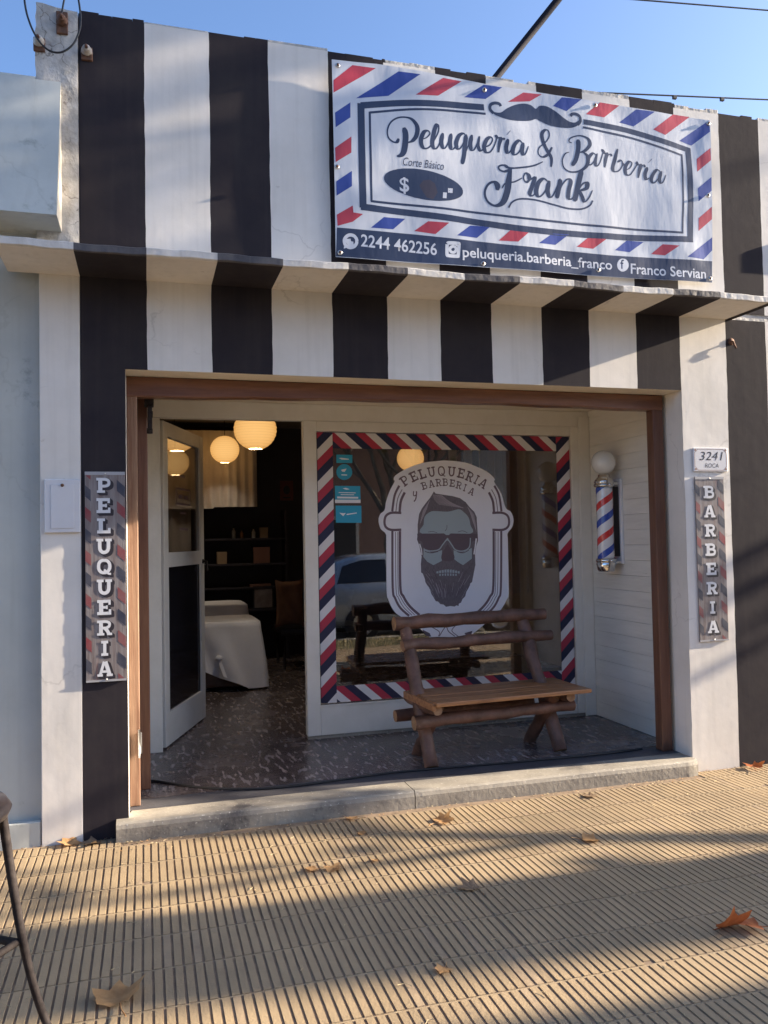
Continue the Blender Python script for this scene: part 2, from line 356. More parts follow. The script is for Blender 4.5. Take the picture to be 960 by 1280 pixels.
# slab-serif capitals on a unit box (0..1 wide, 0..1 high): list of strokes (points, thickness)
T_ = .25
SLAB = {
 'I': [([(.5, 0), (.5, 1)], .30), ([(.18, .09), (.82, .09)], .18), ([(.18, .91), (.82, .91)], .18)],
 'L': [([(.30, 0), (.30, 1)], .28), ([(.05, .91), (.58, .91)], .18), ([(.05, .10), (.95, .10)], .20), ([(.86, .02), (.86, .36)], .18)],
 'E': [([(.28, 0), (.28, 1)], .28), ([(.02, .90), (.92, .90)], .20), ([(.02, .10), (.95, .10)], .20), ([(.3, .5), (.68, .5)], .17), ([(.84, .66), (.84, .98)], .16), ([(.87, .02), (.87, .36)], .16), ([(.66, .38), (.66, .62)], .12)],
 'P': [([(.28, 0), (.28, 1)], .28), ([(.02, .91), (.5, .91)], .18), ([(.05, .08), (.60, .08)], .16), ([(.28, .90), (.62, .90), (.82, .82), (.86, .68), (.82, .53), (.62, .45), (.28, .45)], .20)],
 'B': [([(.26, 0), (.26, 1)], .28), ([(.0, .91), (.5, .91)], .18), ([(.0, .09), (.5, .09)], .18), ([(.26, .91), (.60, .91), (.78, .83), (.80, .71), (.72, .58), (.58, .53), (.26, .53)], .19), ([(.26, .52), (.62, .52), (.84, .42), (.86, .28), (.80, .14), (.62, .09), (.26, .09)], .19)],
 'R': [([(.26, 0), (.26, 1)], .26), ([(.0, .91), (.5, .91)], .18), ([(.0, .08), (.48, .08)], .16), ([(.26, .91), (.60, .91), (.80, .83), (.83, .70), (.78, .57), (.60, .49), (.26, .49)], .19), ([(.52, .48), (.66, .32), (.80, .08)], .23), ([(.66, .08), (1.0, .08)], .16)],
 'U': [([(.22, .98), (.22, .42), (.27, .22), (.40, .10), (.56, .09), (.70, .16), (.78, .30), (.80, .5), (.80, .98)], .24), ([(.0, .91), (.46, .91)], .18), ([(.58, .91), (1.02, .91)], .18)],
 'Q': [([(.5, .92), (.30, .88), (.16, .72), (.13, .50), (.17, .28), (.32, .12), (.5, .09), (.70, .13), (.84, .30), (.88, .5), (.84, .72), (.70, .88), (.5, .92)], .22), ([(.50, .30), (.66, .16), (.80, .02), (.96, .0)], .15)],
 'A': [([(.16, .02), (.46, .98)], .19), ([(.84, .02), (.54, .98)], .26), ([(.25, .32), (.74, .32)], .16), ([(.0, .08), (.36, .08)], .16), ([(.62, .08), (1.02, .08)], .16)],
}
def slab(mb, ch, cx, cz, w, h, m, warp, lay, rot=0, thin=1.0, sx=0, sz=0, grow=0):
    c, s_ = math.cos(R(rot)), math.sin(R(rot)); l = lay
    for pts, t in SLAB[ch]:
        q = [((x - .5) * w, (z - .5) * h) for x, z in pts]
        horiz = abs(q[0][1] - q[-1][1]) < 1e-6 and len(q) == 2
        L, Rr = ribbon(q, t * thin * (h if horiz else w) * (1 if horiz else 1) + grow, False, len(q) > 3)
        if len(q) == 2 and grow:
            pass
        f = lambda p: warp(cx + sx + p[0] * c + p[1] * s_, cz + sz - p[0] * s_ + p[1] * c, l)
        mb.grid([[f(p) for p in L], [f(p) for p in Rr]], m, False); l += .00007
    return l
BANNER = [('p','red',[(1109,4362),(1230,4474),(1376,4475),(1107,4284)]),('p','blue',[(1246,4268),(1520,4473),(1661,4475),(1452,4311)]),('p','red',[(1626,4339),(1814,4477),(1938,4474),(1774,4354)]),('p','blue',[(1951,4373),(2090,4474),(2218,4476),(2099,4382)]),('p','red',[(2255,4387),(2369,4466),(2501,4473),(2413,4414)]),('p','blue',[(2579,4404),(2645,4471),(2786,4474),(2672,4379)]),('p','red',[(2813,4376),(2923,4471),(3068,4468),(2950,4372)]),('p','blue',[(3065,4354),(3197,4458),(3340,4460),(3174,4340)]),('p','red',[(3323,4336),(3485,4462),(3619,4462),(3416,4309)]),('p','blue',[(3529,4284),(3771,4454),(3775,4375),(3625,4262)]),('p','blue',[(1114,4162),(1211,4239),(1209,4145),(1116,4072)]),('p','red',[(1110,3946),(1212,4027),(1210,3928),(1112,3859)]),('p','blue',[(1113,3742),(1211,3816),(1209,3722),(1114,3656)]),('p','red',[(1114,3542),(1212,3605),(1216,3564),(1276,3560),(1210,3507),(1118,3475)]),('p','red',[(3660,4171),(3772,4259),(3772,4172),(3660,4081)]),('p','blue',[(3659,3964),(3770,4054),(3769,3958),(3662,3875)]),('p','red',[(3658,3757),(3766,3846),(3765,3759),(3654,3668)]),('p','blue',[(3561,3483),(3763,3633),(3761,3543),(3692,3476)]),('p','blue',[(1325,3483),(1408,3555),(1545,3558),(1466,3486)]),('p','red',[(1601,3488),(1693,3556),(1831,3559),(1739,3480)]),('p','blue',[(1882,3484),(1973,3556),(2106,3558),(2017,3481)]),('p','red',[(2164,3476),(2253,3555),(2387,3557),(2298,3479)]),('p','blue',[(2445,3483),(2544,3555),(2665,3560),(2565,3483)]),('p','red',[(2722,3485),(2812,3557),(2946,3557),(2843,3482)]),('p','blue',[(3007,3487),(3100,3560),(3228,3560),(3119,3483)]),('p','red',[(3281,3482),(3371,3555),(3500,3555),(3387,3480)]),('p','navy',[(1114,3465),(1618,3467),(2264,3453),(2957,3449),(3759,3468),(3757,3321),(2953,3306),(2260,3303),(1614,3295),(1106,3292)]),('s','navy',[(2087,4326),(1848,4310),(1531,4274),(1276,4227)],40),('s','navy',[(1276,4240),(1275,3901),(1276,3597)],44),('s','navy',[(1262,3603),(1831,3589),(2379,3564),(2961,3575),(3607,3605)],40),('s','navy',[(3584,3590),(3600,3941),(3595,4241)],44),('s','navy',[(3611,4226),(3352,4271),(3106,4307),(2794,4322)],36),('s','navy',[(2097,4286),(1847,4272),(1582,4240),(1330,4190)],14),('s','navy',[(1330,4195),(1330,3908),(1330,3641)],14),('s','navy',[(1325,3643),(1833,3645),(2381,3634),(2963,3637),(3532,3646)],14),('s','navy',[(3526,3643),(3542,3935),(3542,4191)],14),('s','navy',[(3548,4183),(3350,4224),(3135,4259),(2787,4284)],14),('c','navy',[(1510,4049),(1498,4026),(1471,4026),(1443,4052),(1441,4101),(1467,4151),(1521,4183),(1589,4183),(1630,4140),(1626,4085),(1598,4045),(1561,4028)],29),('c','navy',[(1545,4122),(1555,4076),(1550,4015),(1540,3970),(1522,3946),(1496,3937)],38),('c','navy',[(1655,4059),(1690,4076),(1713,4105),(1700,4121),(1675,4109),(1655,4066),(1657,4026),(1677,4006),(1710,4021),(1742,4069),(1770,4124),(1773,4164),(1758,4164),(1739,4110),(1728,4042),(1742,4014),(1764,4027),(1785,4074),(1804,4121)],29),('c','navy',[(1802,4121),(1789,4068),(1797,4030),(1816,4030),(1841,4077),(1861,4128)],29),('c','navy',[(1858,4125),(1848,4070),(1854,4031),(1870,4030),(1889,4055)],29),('c','navy',[(1957,4128),(1939,4139),(1910,4119),(1890,4072),(1896,4039),(1915,4039),(1943,4082),(1962,4136)],29),('c','navy',[(1960,4133),(1949,4062),(1942,4000),(1927,3941)],29),('c','navy',[(1932,3971),(1957,4030),(1989,4106),(2001,4138)],26),('c','navy',[(1999,4136),(1986,4080),(1993,4042),(2012,4045),(2035,4086),(2053,4135)],29),('c','navy',[(2050,4133),(2040,4075),(2053,4043),(2072,4052),(2089,4070),(2120,4088),(2141,4123),(2127,4140),(2099,4118),(2081,4072),(2091,4039),(2119,4041),(2147,4078),(2168,4133),(2161,4153),(2178,4142),(2197,4140),(2185,4096),(2178,4046)],29),('c','navy',[(2182,4078),(2197,4123),(2214,4141),(2224,4133)],24),('c','navy',[(2249,4141),(2233,4086),(2239,4051),(2256,4056),(2279,4090)],29),('c','navy',[(2240,4167),(2265,4197)],22),('c','navy',[(2349,4125),(2325,4141),(2292,4108),(2277,4064),(2291,4043),(2323,4066),(2354,4130)],29),('c','navy',[(2355,4131),(2343,4076),(2352,4050),(2370,4064),(2391,4112)],29),('c','navy',[(2561,4126),(2526,4072),(2487,4052),(2460,4071),(2467,4111),(2513,4152),(2542,4195),(2539,4231),(2516,4236),(2491,4206),(2498,4154),(2524,4100),(2552,4053),(2548,3993)],27),('c','navy',[(2704,4169),(2683,4178),(2698,4203),(2760,4224),(2820,4210),(2833,4169),(2792,4124),(2750,4110)],27),('c','navy',[(2749,4197),(2747,4133),(2726,4058),(2698,4018)],33),('c','navy',[(2772,4119),(2813,4091),(2808,4031),(2756,3988),(2689,3975),(2642,3996),(2631,4045),(2651,4090),(2680,4105)],27),('c','navy',[(2881,4102),(2856,4117),(2822,4081),(2818,4043),(2839,4039),(2871,4078),(2890,4121)],27),('c','navy',[(2886,4117),(2870,4057),(2882,4035),(2906,4061),(2934,4137),(2929,4147),(2948,4130),(2963,4129),(2950,4084),(2942,4033)],27),('c','navy',[(2946,4066),(2966,4112),(2989,4129),(3000,4116)],20),('c','navy',[(3046,4171),(3022,4095),(3004,4038),(3018,4015),(3055,4028),(3083,4072),(3070,4097),(3043,4082)],27),('c','navy',[(3076,4080),(3096,4068),(3115,4064)],26),('c','navy',[(3105,4036),(3137,4054),(3153,4086),(3131,4095),(3102,4054),(3105,4010),(3135,4006),(3168,4046),(3191,4084),(3185,4098),(3202,4082),(3221,4082),(3208,4039),(3199,3993)],27),('c','navy',[(3204,4026),(3224,4070),(3243,4084),(3252,4070)],20),('c','navy',[(3272,4072),(3252,4026),(3258,3988),(3285,4002)],27),('c','navy',[(3280,4103),(3308,4134)],20),('c','navy',[(3373,4048),(3343,4062),(3308,4020),(3298,3985),(3319,3970),(3355,4007),(3382,4058)],27),('c','navy',[(3378,4054),(3361,3999),(3370,3974),(3391,3987),(3412,4034)],27),('c','navy',[(2251,3942),(2216,3925),(2182,3934),(2179,3955),(2213,3966),(2255,3952),(2339,3965),(2423,3987),(2491,4021)],34),('c','navy',[(2258,3952),(2242,3863),(2228,3789),(2196,3721),(2143,3697),(2093,3722),(2077,3776),(2099,3827),(2138,3850),(2164,3830),(2161,3799)],44),('c','navy',[(2194,3813),(2222,3850),(2283,3865),(2338,3896)],28),('c','navy',[(2393,3891),(2365,3871),(2347,3896),(2361,3930),(2385,3918),(2393,3891),(2428,3911),(2407,3849),(2388,3801),(2406,3786),(2434,3815)],30),('c','navy',[(2526,3890),(2491,3909),(2451,3874),(2434,3813),(2455,3786),(2496,3822),(2536,3897)],33),('c','navy',[(2533,3900),(2517,3835),(2530,3794),(2555,3805),(2594,3879),(2611,3924)],33),('c','navy',[(2613,3919),(2600,3858),(2582,3790)],33),('c','navy',[(2588,3811),(2626,3886),(2665,3925),(2687,3910),(2671,3851),(2668,3802),(2693,3798),(2723,3842)],30),('c','navy',[(2769,3998),(2746,3916),(2727,3842),(2711,3783)],38),('c','navy',[(2722,3824),(2766,3897),(2805,3915),(2800,3878),(2749,3856)],34),('c','navy',[(2745,3858),(2767,3820),(2785,3787),(2818,3817),(2845,3869)],30),('s','navy',[(2237,3692),(2264,3732),(2325,3758),(2433,3761),(2556,3745),(2666,3731),(2761,3737),(2822,3765),(2846,3801)],11),('q','navy',[(2140,4310),(2166,4305),(2204,4309),(2250,4344),(2311,4377),(2373,4394),(2422,4389),(2454,4370),(2484,4394),(2536,4395),(2597,4367),(2651,4331),(2698,4310),(2738,4312),(2769,4336),(2769,4313),(2745,4288),(2697,4270),(2618,4265),(2540,4272),(2481,4291),(2451,4301),(2413,4285),(2339,4272),(2263,4268),(2195,4279),(2155,4292)]),('s','navy',[(2152,4297),(2129,4319),(2132,4348),(2160,4364),(2193,4364),(2203,4349)],20),('s','navy',[(2749,4296),(2770,4322),(2767,4353),(2741,4367),(2713,4364),(2700,4349)],20),('p','navy',[(1929,3758),(1923,3744),(1910,3731),(1891,3719),(1867,3709),(1837,3700),(1804,3694),(1768,3689),(1729,3687),(1688,3687),(1648,3690),(1608,3694),(1570,3701),(1534,3710),(1501,3720),(1473,3732),(1450,3745),(1432,3759),(1419,3773),(1413,3787),(1413,3801),(1419,3815),(1431,3828),(1449,3840),(1472,3850),(1501,3859),(1533,3866),(1569,3870),(1607,3873),(1647,3873),(1687,3871),(1728,3867),(1767,3860),(1804,3852),(1837,3841),(1866,3830),(1891,3817),(1910,3802),(1923,3788),(1929,3773)]),('p','pale',[(1828,3777),(1860,3778),(1858,3749),(1827,3747)]),('p','pale',[(1794,3746),(1819,3747),(1816,3711),(1791,3710)]),('p','smudge',[(1638,3773),(1664,3806),(1707,3815),(1741,3795),(1758,3741),(1728,3696),(1688,3701),(1662,3731)]),('s','pale',[(1235,3392),(1233,3380),(1227,3369),(1219,3360),(1208,3354),(1196,3351),(1184,3352),(1174,3357),(1165,3364),(1160,3374),(1158,3386),(1160,3398),(1166,3409),(1175,3418),(1185,3424),(1197,3427),(1209,3426),(1220,3422),(1228,3414),(1234,3404),(1235,3392)],20),('p','pale',[(1154,3342),(1160,3371),(1185,3352)]),('s','pale',[(1181,3402),(1185,3383),(1200,3372),(1215,3373)],32),('s','pale',[(1817,3426),(1828,3432),(1886,3433),(1893,3425),(1887,3361),(1879,3353),(1821,3353),(1813,3361),(1815,3423)],22),('s','pale',[(1873,3395),(1872,3389),(1869,3384),(1865,3379),(1859,3376),(1853,3375),(1847,3375),(1841,3377),(1837,3381),(1834,3386),(1833,3392),(1834,3398),(1837,3404),(1842,3408),(1848,3411),(1854,3413),(1860,3412),(1866,3410),(1870,3406),(1873,3401),(1873,3395)],18),('p','pale',[(1870,3425),(1881,3425),(1881,3415),(1870,3415)]),('p','pale',[(3108,3395),(3106,3383),(3101,3372),(3094,3363),(3084,3355),(3073,3350),(3062,3347),(3050,3348),(3040,3352),(3031,3358),(3024,3366),(3020,3377),(3019,3388),(3021,3399),(3025,3410),(3033,3420),(3042,3427),(3053,3433),(3065,3435),(3076,3434),(3087,3431),(3096,3425),(3102,3416),(3107,3406)])]
BANNER_TEXT = [('2244 462256',(1260,3365),(1746,3350),72,'pale',0),('peluqueria.barberia_franco',(1917,3353),(2981,3354),62,'pale',0),('Franco Servian',(3123,3340),(3707,3344),66,'pale',0),('f',(3044,3367),(3072,3367),60,'navy',0),('Corte Básico',(1534,3886),(1803,3887),50,'navy',0.3),('$',(1512,3726),(1572,3727),84,'pale',0)]
BANNER_EDGE = [(1101,4489),(1382,4503),(1852,4492),(2124,4479),(2404,4486),(2990,4469),(3781,4455),(3770,3902),(3758,3320),(2953,3304),(2260,3300),(1614,3292),(1105,3289),(1100,3882)]
EYELETS = [(1135,4455),(1119,3830),(1130,3315),(2089,4438),(2881,4444),(3761,4430),(3735,3921),(3739,3346),(2051,3318),(2876,3344)]
LOGO = [('q','paper',[(2303,2222),(2129,2202),(1995,2157),(1896,2101),(1880,2066),(1886,2051),(1846,1979),(1813,1892),(1800,1828),(1764,1796),(1749,1746),(1765,1682),(1805,1642),(1808,1570),(1804,1199),(1818,1125),(1853,1049),(1906,998),(2049,929),(2273,894),(2504,908),(2698,950),(2769,1011),(2820,1086),(2840,1163),(2845,1550),(2844,1627),(2885,1678),(2900,1743),(2874,1808),(2832,1837),(2796,1951),(2736,2049),(2743,2068),(2713,2104),(2644,2148),(2480,2208)]),('p','paper',[(2051,907),(2273,900),(2641,911),(2557,852),(2488,805),(2152,817),(2100,865)]),('s','maroon',[(1860,1662),(1854,1222),(1873,1135),(1914,1059),(1984,994)],18.0),('s','maroon',[(1922,1661),(1916,1233),(1942,1145),(1992,1068),(2070,997)],20),('s','maroon',[(1886,1655),(1881,1215),(1900,1137),(1940,1064),(2008,998)],5),('s','maroon',[(1905,1655),(1899,1221),(1920,1139),(1962,1070),(2030,1000)],5),('s','maroon',[(1924,2019),(1884,1941),(1862,1817)],18),('s','maroon',[(1968,1966),(1935,1898),(1923,1814)],20),('s','maroon',[(1947,1989),(1909,1916),(1892,1814)],6),('s','maroon',[(1936,1804),(1851,1805),(1805,1774),(1801,1706),(1845,1673),(1933,1672)],19),('s','maroon',[(2788,1648),(2773,1191),(2749,1102),(2701,1027),(2623,966)],18.0),('s','maroon',[(2721,1649),(2707,1206),(2675,1117),(2618,1043),(2534,976)],20),('s','maroon',[(2760,1642),(2744,1185),(2720,1105),(2673,1034),(2599,972)],5),('s','maroon',[(2739,1642),(2725,1192),(2699,1110),(2650,1042),(2575,976)],5),('s','maroon',[(2736,2019),(2776,1939),(2794,1809)],18),('s','maroon',[(2687,1965),(2719,1894),(2728,1807)],20),('s','maroon',[(2710,1988),(2747,1913),(2761,1807)],6),('s','maroon',[(2713,1797),(2804,1796),(2853,1763),(2854,1692),(2805,1659),(2710,1660)],19),('s','maroon',[(2042,1976),(2041,1941),(2062,1946),(2065,1976)],8),('s','maroon',[(2067,1971),(2059,1916),(2043,1893)],10),('s','maroon',[(2232,821),(2287,893),(2313,854),(2366,814)],7),('s','maroon',[(2167,899),(2232,858),(2225,821)],6),('s','maroon',[(2368,896),(2340,859),(2393,812)],6),('p','maroon2',[(2087,884),(2152,850),(2165,822),(2125,826)]),('p','maroon2',[(2447,835),(2516,851),(2501,807),(2467,806)]),('p','beard',[(2212,1973),(2227,1956),(2288,1947),(2370,1935),(2433,1919),(2483,1885),(2514,1846),(2555,1807),(2575,1764),(2577,1703),(2581,1617),(2582,1574),(2566,1532),(2553,1464),(2554,1378),(2538,1310),(2522,1242),(2507,1232),(2494,1200),(2472,1167),(2460,1129),(2437,1109),(2423,1080),(2404,1072),(2402,1055),(2381,1060),(2368,1051),(2331,1057),(2295,1052),(2273,1071),(2246,1076),(2229,1096),(2208,1101),(2189,1135),(2174,1157),(2160,1204),(2140,1229),(2125,1253),(2121,1280),(2104,1323),(2091,1332),(2090,1399),(2098,1457),(2081,1542),(2062,1592),(2069,1643),(2070,1710),(2084,1794),(2107,1836),(2143,1882),(2180,1924)]),('q','teal',[(2120,1709),(2130,1772),(2177,1810),(2224,1816),(2331,1811),(2422,1829),(2467,1803),(2503,1764),(2518,1704),(2511,1629),(2111,1635)]),('p','teal',[(2116,1524),(2188,1480),(2271,1504),(2266,1418),(2195,1386),(2146,1414),(2112,1453)]),('p','teal',[(2369,1502),(2432,1475),(2527,1516),(2525,1430),(2485,1404),(2448,1379),(2403,1406),(2372,1430)]),('p','teal',[(2300,1639),(2320,1664),(2340,1638),(2330,1588),(2318,1592),(2306,1588)]),('p','maroon2',[(2065,1639),(2290,1637),(2308,1624),(2331,1623),(2347,1636),(2579,1628),(2580,1581),(2528,1567),(2516,1531),(2478,1498),(2414,1497),(2371,1526),(2345,1579),(2319,1601),(2294,1578),(2268,1528),(2224,1492),(2153,1496),(2119,1524),(2103,1575),(2066,1591)]),('s','teal',[(2125,1511),(2175,1499),(2243,1509),(2279,1550),(2318,1586),(2354,1545),(2387,1503),(2451,1493),(2505,1523),(2516,1597)],9),('s','maroon2',[(2126,1497),(2175,1484),(2238,1493)],6),('s','maroon2',[(2400,1488),(2450,1478),(2501,1499)],6),('q','maroon2',[(2318,1554),(2344,1511),(2374,1458),(2367,1424),(2317,1413),(2268,1428),(2267,1469),(2292,1512)]),('s','paper',[(2083,1558),(2096,1516),(2101,1470)],9),('s','paper',[(2567,1592),(2558,1532),(2544,1464)],12),('s','maroon2',[(2317,1703),(2315,1677),(2300,1656)],4),('s','maroon2',[(2156,1650),(2196,1653),(2232,1643)],4),('s','maroon2',[(2409,1646),(2450,1655),(2491,1639)],4),('p','teal',[(2219,1335),(2236,1338),(2237,1320),(2220,1320)]),('p','teal',[(2241,1340),(2259,1343),(2259,1321),(2243,1322)]),('p','teal',[(2243,1315),(2257,1315),(2255,1299),(2244,1299)]),('p','teal',[(2264,1344),(2281,1347),(2282,1323),(2265,1323)]),('p','teal',[(2265,1316),(2280,1316),(2277,1299),(2267,1299)]),('p','teal',[(2287,1347),(2304,1350),(2304,1323),(2288,1324)]),('p','teal',[(2288,1317),(2302,1317),(2300,1298),(2289,1299)]),('p','teal',[(2309,1347),(2326,1350),(2327,1323),(2310,1324)]),('p','teal',[(2310,1317),(2325,1316),(2323,1298),(2312,1298)]),('p','teal',[(2332,1346),(2349,1348),(2349,1322),(2333,1322)]),('p','teal',[(2333,1316),(2347,1315),(2345,1297),(2334,1297)]),('p','teal',[(2354,1342),(2372,1345),(2372,1320),(2356,1320)]),('p','teal',[(2355,1314),(2370,1313),(2368,1296),(2357,1296)]),('p','teal',[(2377,1336),(2394,1339),(2395,1317),(2378,1318)]),('p','teal',[(2378,1311),(2393,1311),(2390,1295),(2380,1295)]),('p','teal',[(2399,1330),(2417,1333),(2417,1314),(2401,1315)]),('s','streak',[(2203,1950),(2220,1903),(2260,1865)],3),('s','streak',[(2208,1949),(2229,1902),(2274,1863)],3),('s','streak',[(2214,1949),(2239,1900),(2289,1861)],3),('s','streak',[(2219,1948),(2249,1899),(2304,1859)],3),('s','streak',[(2224,1948),(2258,1898),(2319,1857)],3),('s','streak',[(2230,1947),(2268,1897),(2334,1855)],3),('s','streak',[(2235,1947),(2278,1895),(2348,1853)],3),('s','streak',[(2241,1946),(2287,1894),(2363,1851)],3),('s','streak',[(2246,1946),(2297,1893),(2378,1849)],3),('s','streak',[(2251,1945),(2307,1892),(2393,1847)],3),('s','streak',[(2257,1945),(2316,1890),(2408,1845)],3),('s','streak',[(2262,1944),(2326,1889),(2423,1843)],3),('s','streak',[(2268,1944),(2336,1888),(2438,1841)],3),('s','streak',[(2273,1943),(2345,1886),(2453,1839)],3),('s','streak',[(2278,1943),(2355,1885),(2468,1837)],3),('s','streak',[(2175,1903),(2161,1869),(2147,1827)],3),('s','streak',[(2496,1850),(2522,1790),(2537,1738)],3),('s','streak',[(2168,1894),(2154,1858),(2139,1813)],3),('s','streak',[(2503,1843),(2527,1780),(2541,1726)],3),('s','streak',[(2161,1884),(2147,1846),(2132,1798)],3),('s','streak',[(2509,1835),(2532,1770),(2545,1715)],3),('s','streak',[(2154,1875),(2140,1835),(2125,1783)],3),('s','streak',[(2516,1827),(2537,1761),(2549,1703)],3),('s','streak',[(2147,1865),(2133,1823),(2118,1768)],3),('s','streak',[(2523,1820),(2542,1751),(2553,1691)],3),('s','streak',[(2140,1856),(2126,1812),(2110,1754)],3),('s','streak',[(2530,1812),(2547,1741),(2557,1679)],3),('s','streak',[(2134,1846),(2119,1800),(2103,1739)],3),('s','streak',[(2536,1805),(2552,1732),(2561,1667)],3),('s','streak',[(2127,1837),(2112,1788),(2096,1724)],3),('s','streak',[(2543,1797),(2557,1722),(2565,1655)],3),('s','streak',[(2120,1827),(2105,1777),(2089,1710)],3),('s','streak',[(2550,1790),(2562,1712),(2568,1643)],3),('s','streak',[(2213,1232),(2230,1198),(2240,1155)],3),('s','beard2',[(2184,1351),(2205,1317),(2220,1275)],3),('s','streak',[(2278,1205),(2286,1171),(2287,1129)],3),('s','beard2',[(2437,1225),(2423,1192),(2402,1150)],3),('s','streak',[(2207,1238),(2226,1204),(2236,1162)],3),('s','beard2',[(2190,1345),(2211,1310),(2225,1268)],3),('s','streak',[(2204,1206),(2222,1171),(2234,1129)],3),('s','beard2',[(2449,1218),(2433,1184),(2410,1143)],3),('s','streak',[(2440,1323),(2426,1289),(2404,1247)],3),('s','beard2',[(2243,1255),(2256,1221),(2262,1179)],3),('s','streak',[(2409,1211),(2399,1177),(2382,1136)],3),('s','beard2',[(2472,1340),(2453,1306),(2427,1264)],3),('s','streak',[(2360,1244),(2357,1210),(2346,1168)],3),('s','beard2',[(2320,1225),(2322,1191),(2317,1149)],3),('s','streak',[(2155,1206),(2180,1172),(2198,1129)],3),('s','beard2',[(2464,1261),(2447,1228),(2421,1186)],3),('s','streak',[(2238,1208),(2252,1174),(2258,1131)],3),('s','beard2',[(2346,1209),(2344,1175),(2336,1133)],3),('s','streak',[(2457,1268),(2441,1235),(2417,1193)],3),('s','beard2',[(2284,1259),(2291,1225),(2292,1182)],3),('s','streak',[(2290,1234),(2297,1200),(2296,1158)],3),('s','beard2',[(2445,1348),(2430,1314),(2408,1272)],3),('s','streak',[(2139,1259),(2167,1224),(2187,1181)],3),('s','beard2',[(2230,1228),(2245,1194),(2253,1151)],3),('s','streak',[(2254,1192),(2266,1158),(2270,1116)],3),('s','beard2',[(2198,1293),(2218,1258),(2230,1216)],3),('s','streak',[(2200,1256),(2220,1221),(2231,1179)],3),('s','beard2',[(2228,1214),(2244,1180),(2251,1137)],3),('s','streak',[(2247,1267),(2260,1232),(2265,1190)],3),('s','beard2',[(2482,1337),(2462,1304),(2434,1262)],3),('s','streak',[(2146,1325),(2173,1291),(2193,1248)],3),('s','beard2',[(2424,1251),(2412,1218),(2392,1176)],3),('s','streak',[(2214,1243),(2231,1209),(2241,1166)],3),('s','beard2',[(2301,1214),(2306,1180),(2304,1138)],3),('s','streak',[(2475,1192),(2455,1158),(2429,1117)],3),('s','beard2',[(2410,1193),(2400,1160),(2382,1118)],3),('s','streak',[(2129,1316),(2158,1281),(2180,1238)],3),('s','beard2',[(2504,1221),(2480,1188),(2450,1147)],3),('s','streak',[(2281,1200),(2289,1166),(2289,1124)],3),('s','beard2',[(2365,1219),(2361,1185),(2350,1143)],3),('s','streak',[(2235,1229),(2250,1195),(2257,1152)],3),('s','beard2',[(2175,1299),(2198,1264),(2214,1222)],3),('s','streak',[(2504,1297),(2481,1264),(2450,1222)],3),('s','beard2',[(2127,1357),(2156,1322),(2179,1279)],3),('s','streak',[(2187,1231),(2208,1196),(2221,1154)],3),('s','beard2',[(2263,1246),(2274,1212),(2277,1169)],3)]
LOGO_LETTERS = [('P',1967,2058,88,-36),('E',2044,2092,88,-25),('L',2116,2113,88,-17),('U',2194,2129,88,-10),('Q',2279,2136,88,-3),('U',2366,2133,88,5),('E',2448,2119,88,13),('R',2521,2093,88,23),('I',2581,2068,88,30),('A',2639,2039,88,36),('B',2131,2019,66,-18),('A',2192,2034,66,-11),('R',2252,2044,66,-5),('B',2310,2047,66,0),('E',2370,2039,66,7),('R',2426,2023,66,14),('I',2478,2003,66,20),('A',2535,1973,66,27)]
STICKERS = [[('p','cyan',[(1420,2259),(1548,2258),(1545,2195),(1420,2195)]),('p','paper',[(1439,2233),(1462,2235),(1519,2227),(1519,2221),(1462,2221)])],[('p','cyan',[(1544,2125),(1542,2109),(1535,2094),(1525,2082),(1511,2072),(1496,2066),(1480,2063),(1463,2065),(1448,2072),(1435,2081),(1426,2094),(1420,2109),(1418,2125),(1420,2141),(1427,2155),(1437,2168),(1450,2178),(1465,2184),(1482,2187),(1498,2185),(1513,2179),(1526,2169),(1536,2156),(1542,2141)]),('p','paper',[(1456,2142),(1500,2152),(1484,2126),(1463,2128)]),('s','paper',[(1458,2103),(1503,2101)],8)],[('p','cyan',[(1404,2018),(1606,2016),(1607,1884),(1404,1885)]),('p','paper',[(1403,1911),(1606,1910),(1607,1884),(1404,1885)]),('s','paper',[(1434,1966),(1569,1963)],6),('s','paper',[(1449,1950),(1556,1948)],6),('s','paper',[(1421,1928),(1588,1925)],14),('p','paper',[(1465,1998),(1492,2003),(1522,1991),(1496,1987)])],[('p','cyan',[(1408,1865),(1612,1863),(1611,1730),(1409,1734)]),('p','paper',[(1436,1810),(1467,1806),(1488,1808),(1466,1783)]),('s','paper',[(1494,1796),(1574,1807)],8)]]
SKY, SUN, EXPO = .09, 4.6, 2.1
def bw(mb, name, parent, label=None):
    """mesh given in world coordinates, parented to an unrotated empty"""
    o = mb.build(name); o.parent = parent
    off = Vector((0, 0, 0)); p = parent
    while p: off += p.location; p = p.parent
    o.location = -off
    if label: o['label'] = label
    return o
FL = .10          # shop floor height
# ------------------------------------------------------------------ camera, light
cam = bpy.data.cameras.new('camera'); co = bpy.data.objects.new('camera', cam); col.objects.link(co); scene.camera = co
yaw, pit, rol = 2.83498530e-01, 3.31152018e-02, -1.88551870e-02
f = Vector((math.sin(yaw) * math.cos(pit), math.cos(yaw) * math.cos(pit), math.sin(pit)))
r0 = Vector((math.cos(yaw), -math.sin(yaw), 0)); u0 = r0.cross(f)
r = math.cos(rol) * r0 + math.sin(rol) * u0; u = -math.sin(rol) * r0 + math.cos(rol) * u0
co.matrix_world = Matrix(((r.x, u.x, -f.x, 0), (r.y, u.y, -f.y, -4.7638), (r.z, u.z, -f.z, 1.6), (0, 0, 0, 1)))
cam.sensor_fit = 'VERTICAL'; cam.sensor_height = 32; cam.lens = 32 * 1025 / 1280; cam.clip_end = 800; cam.clip_start = .05
scene.render.resolution_x = 768; scene.render.resolution_y = 1024
sdir = Vector((1, -.09, .34)).normalized()
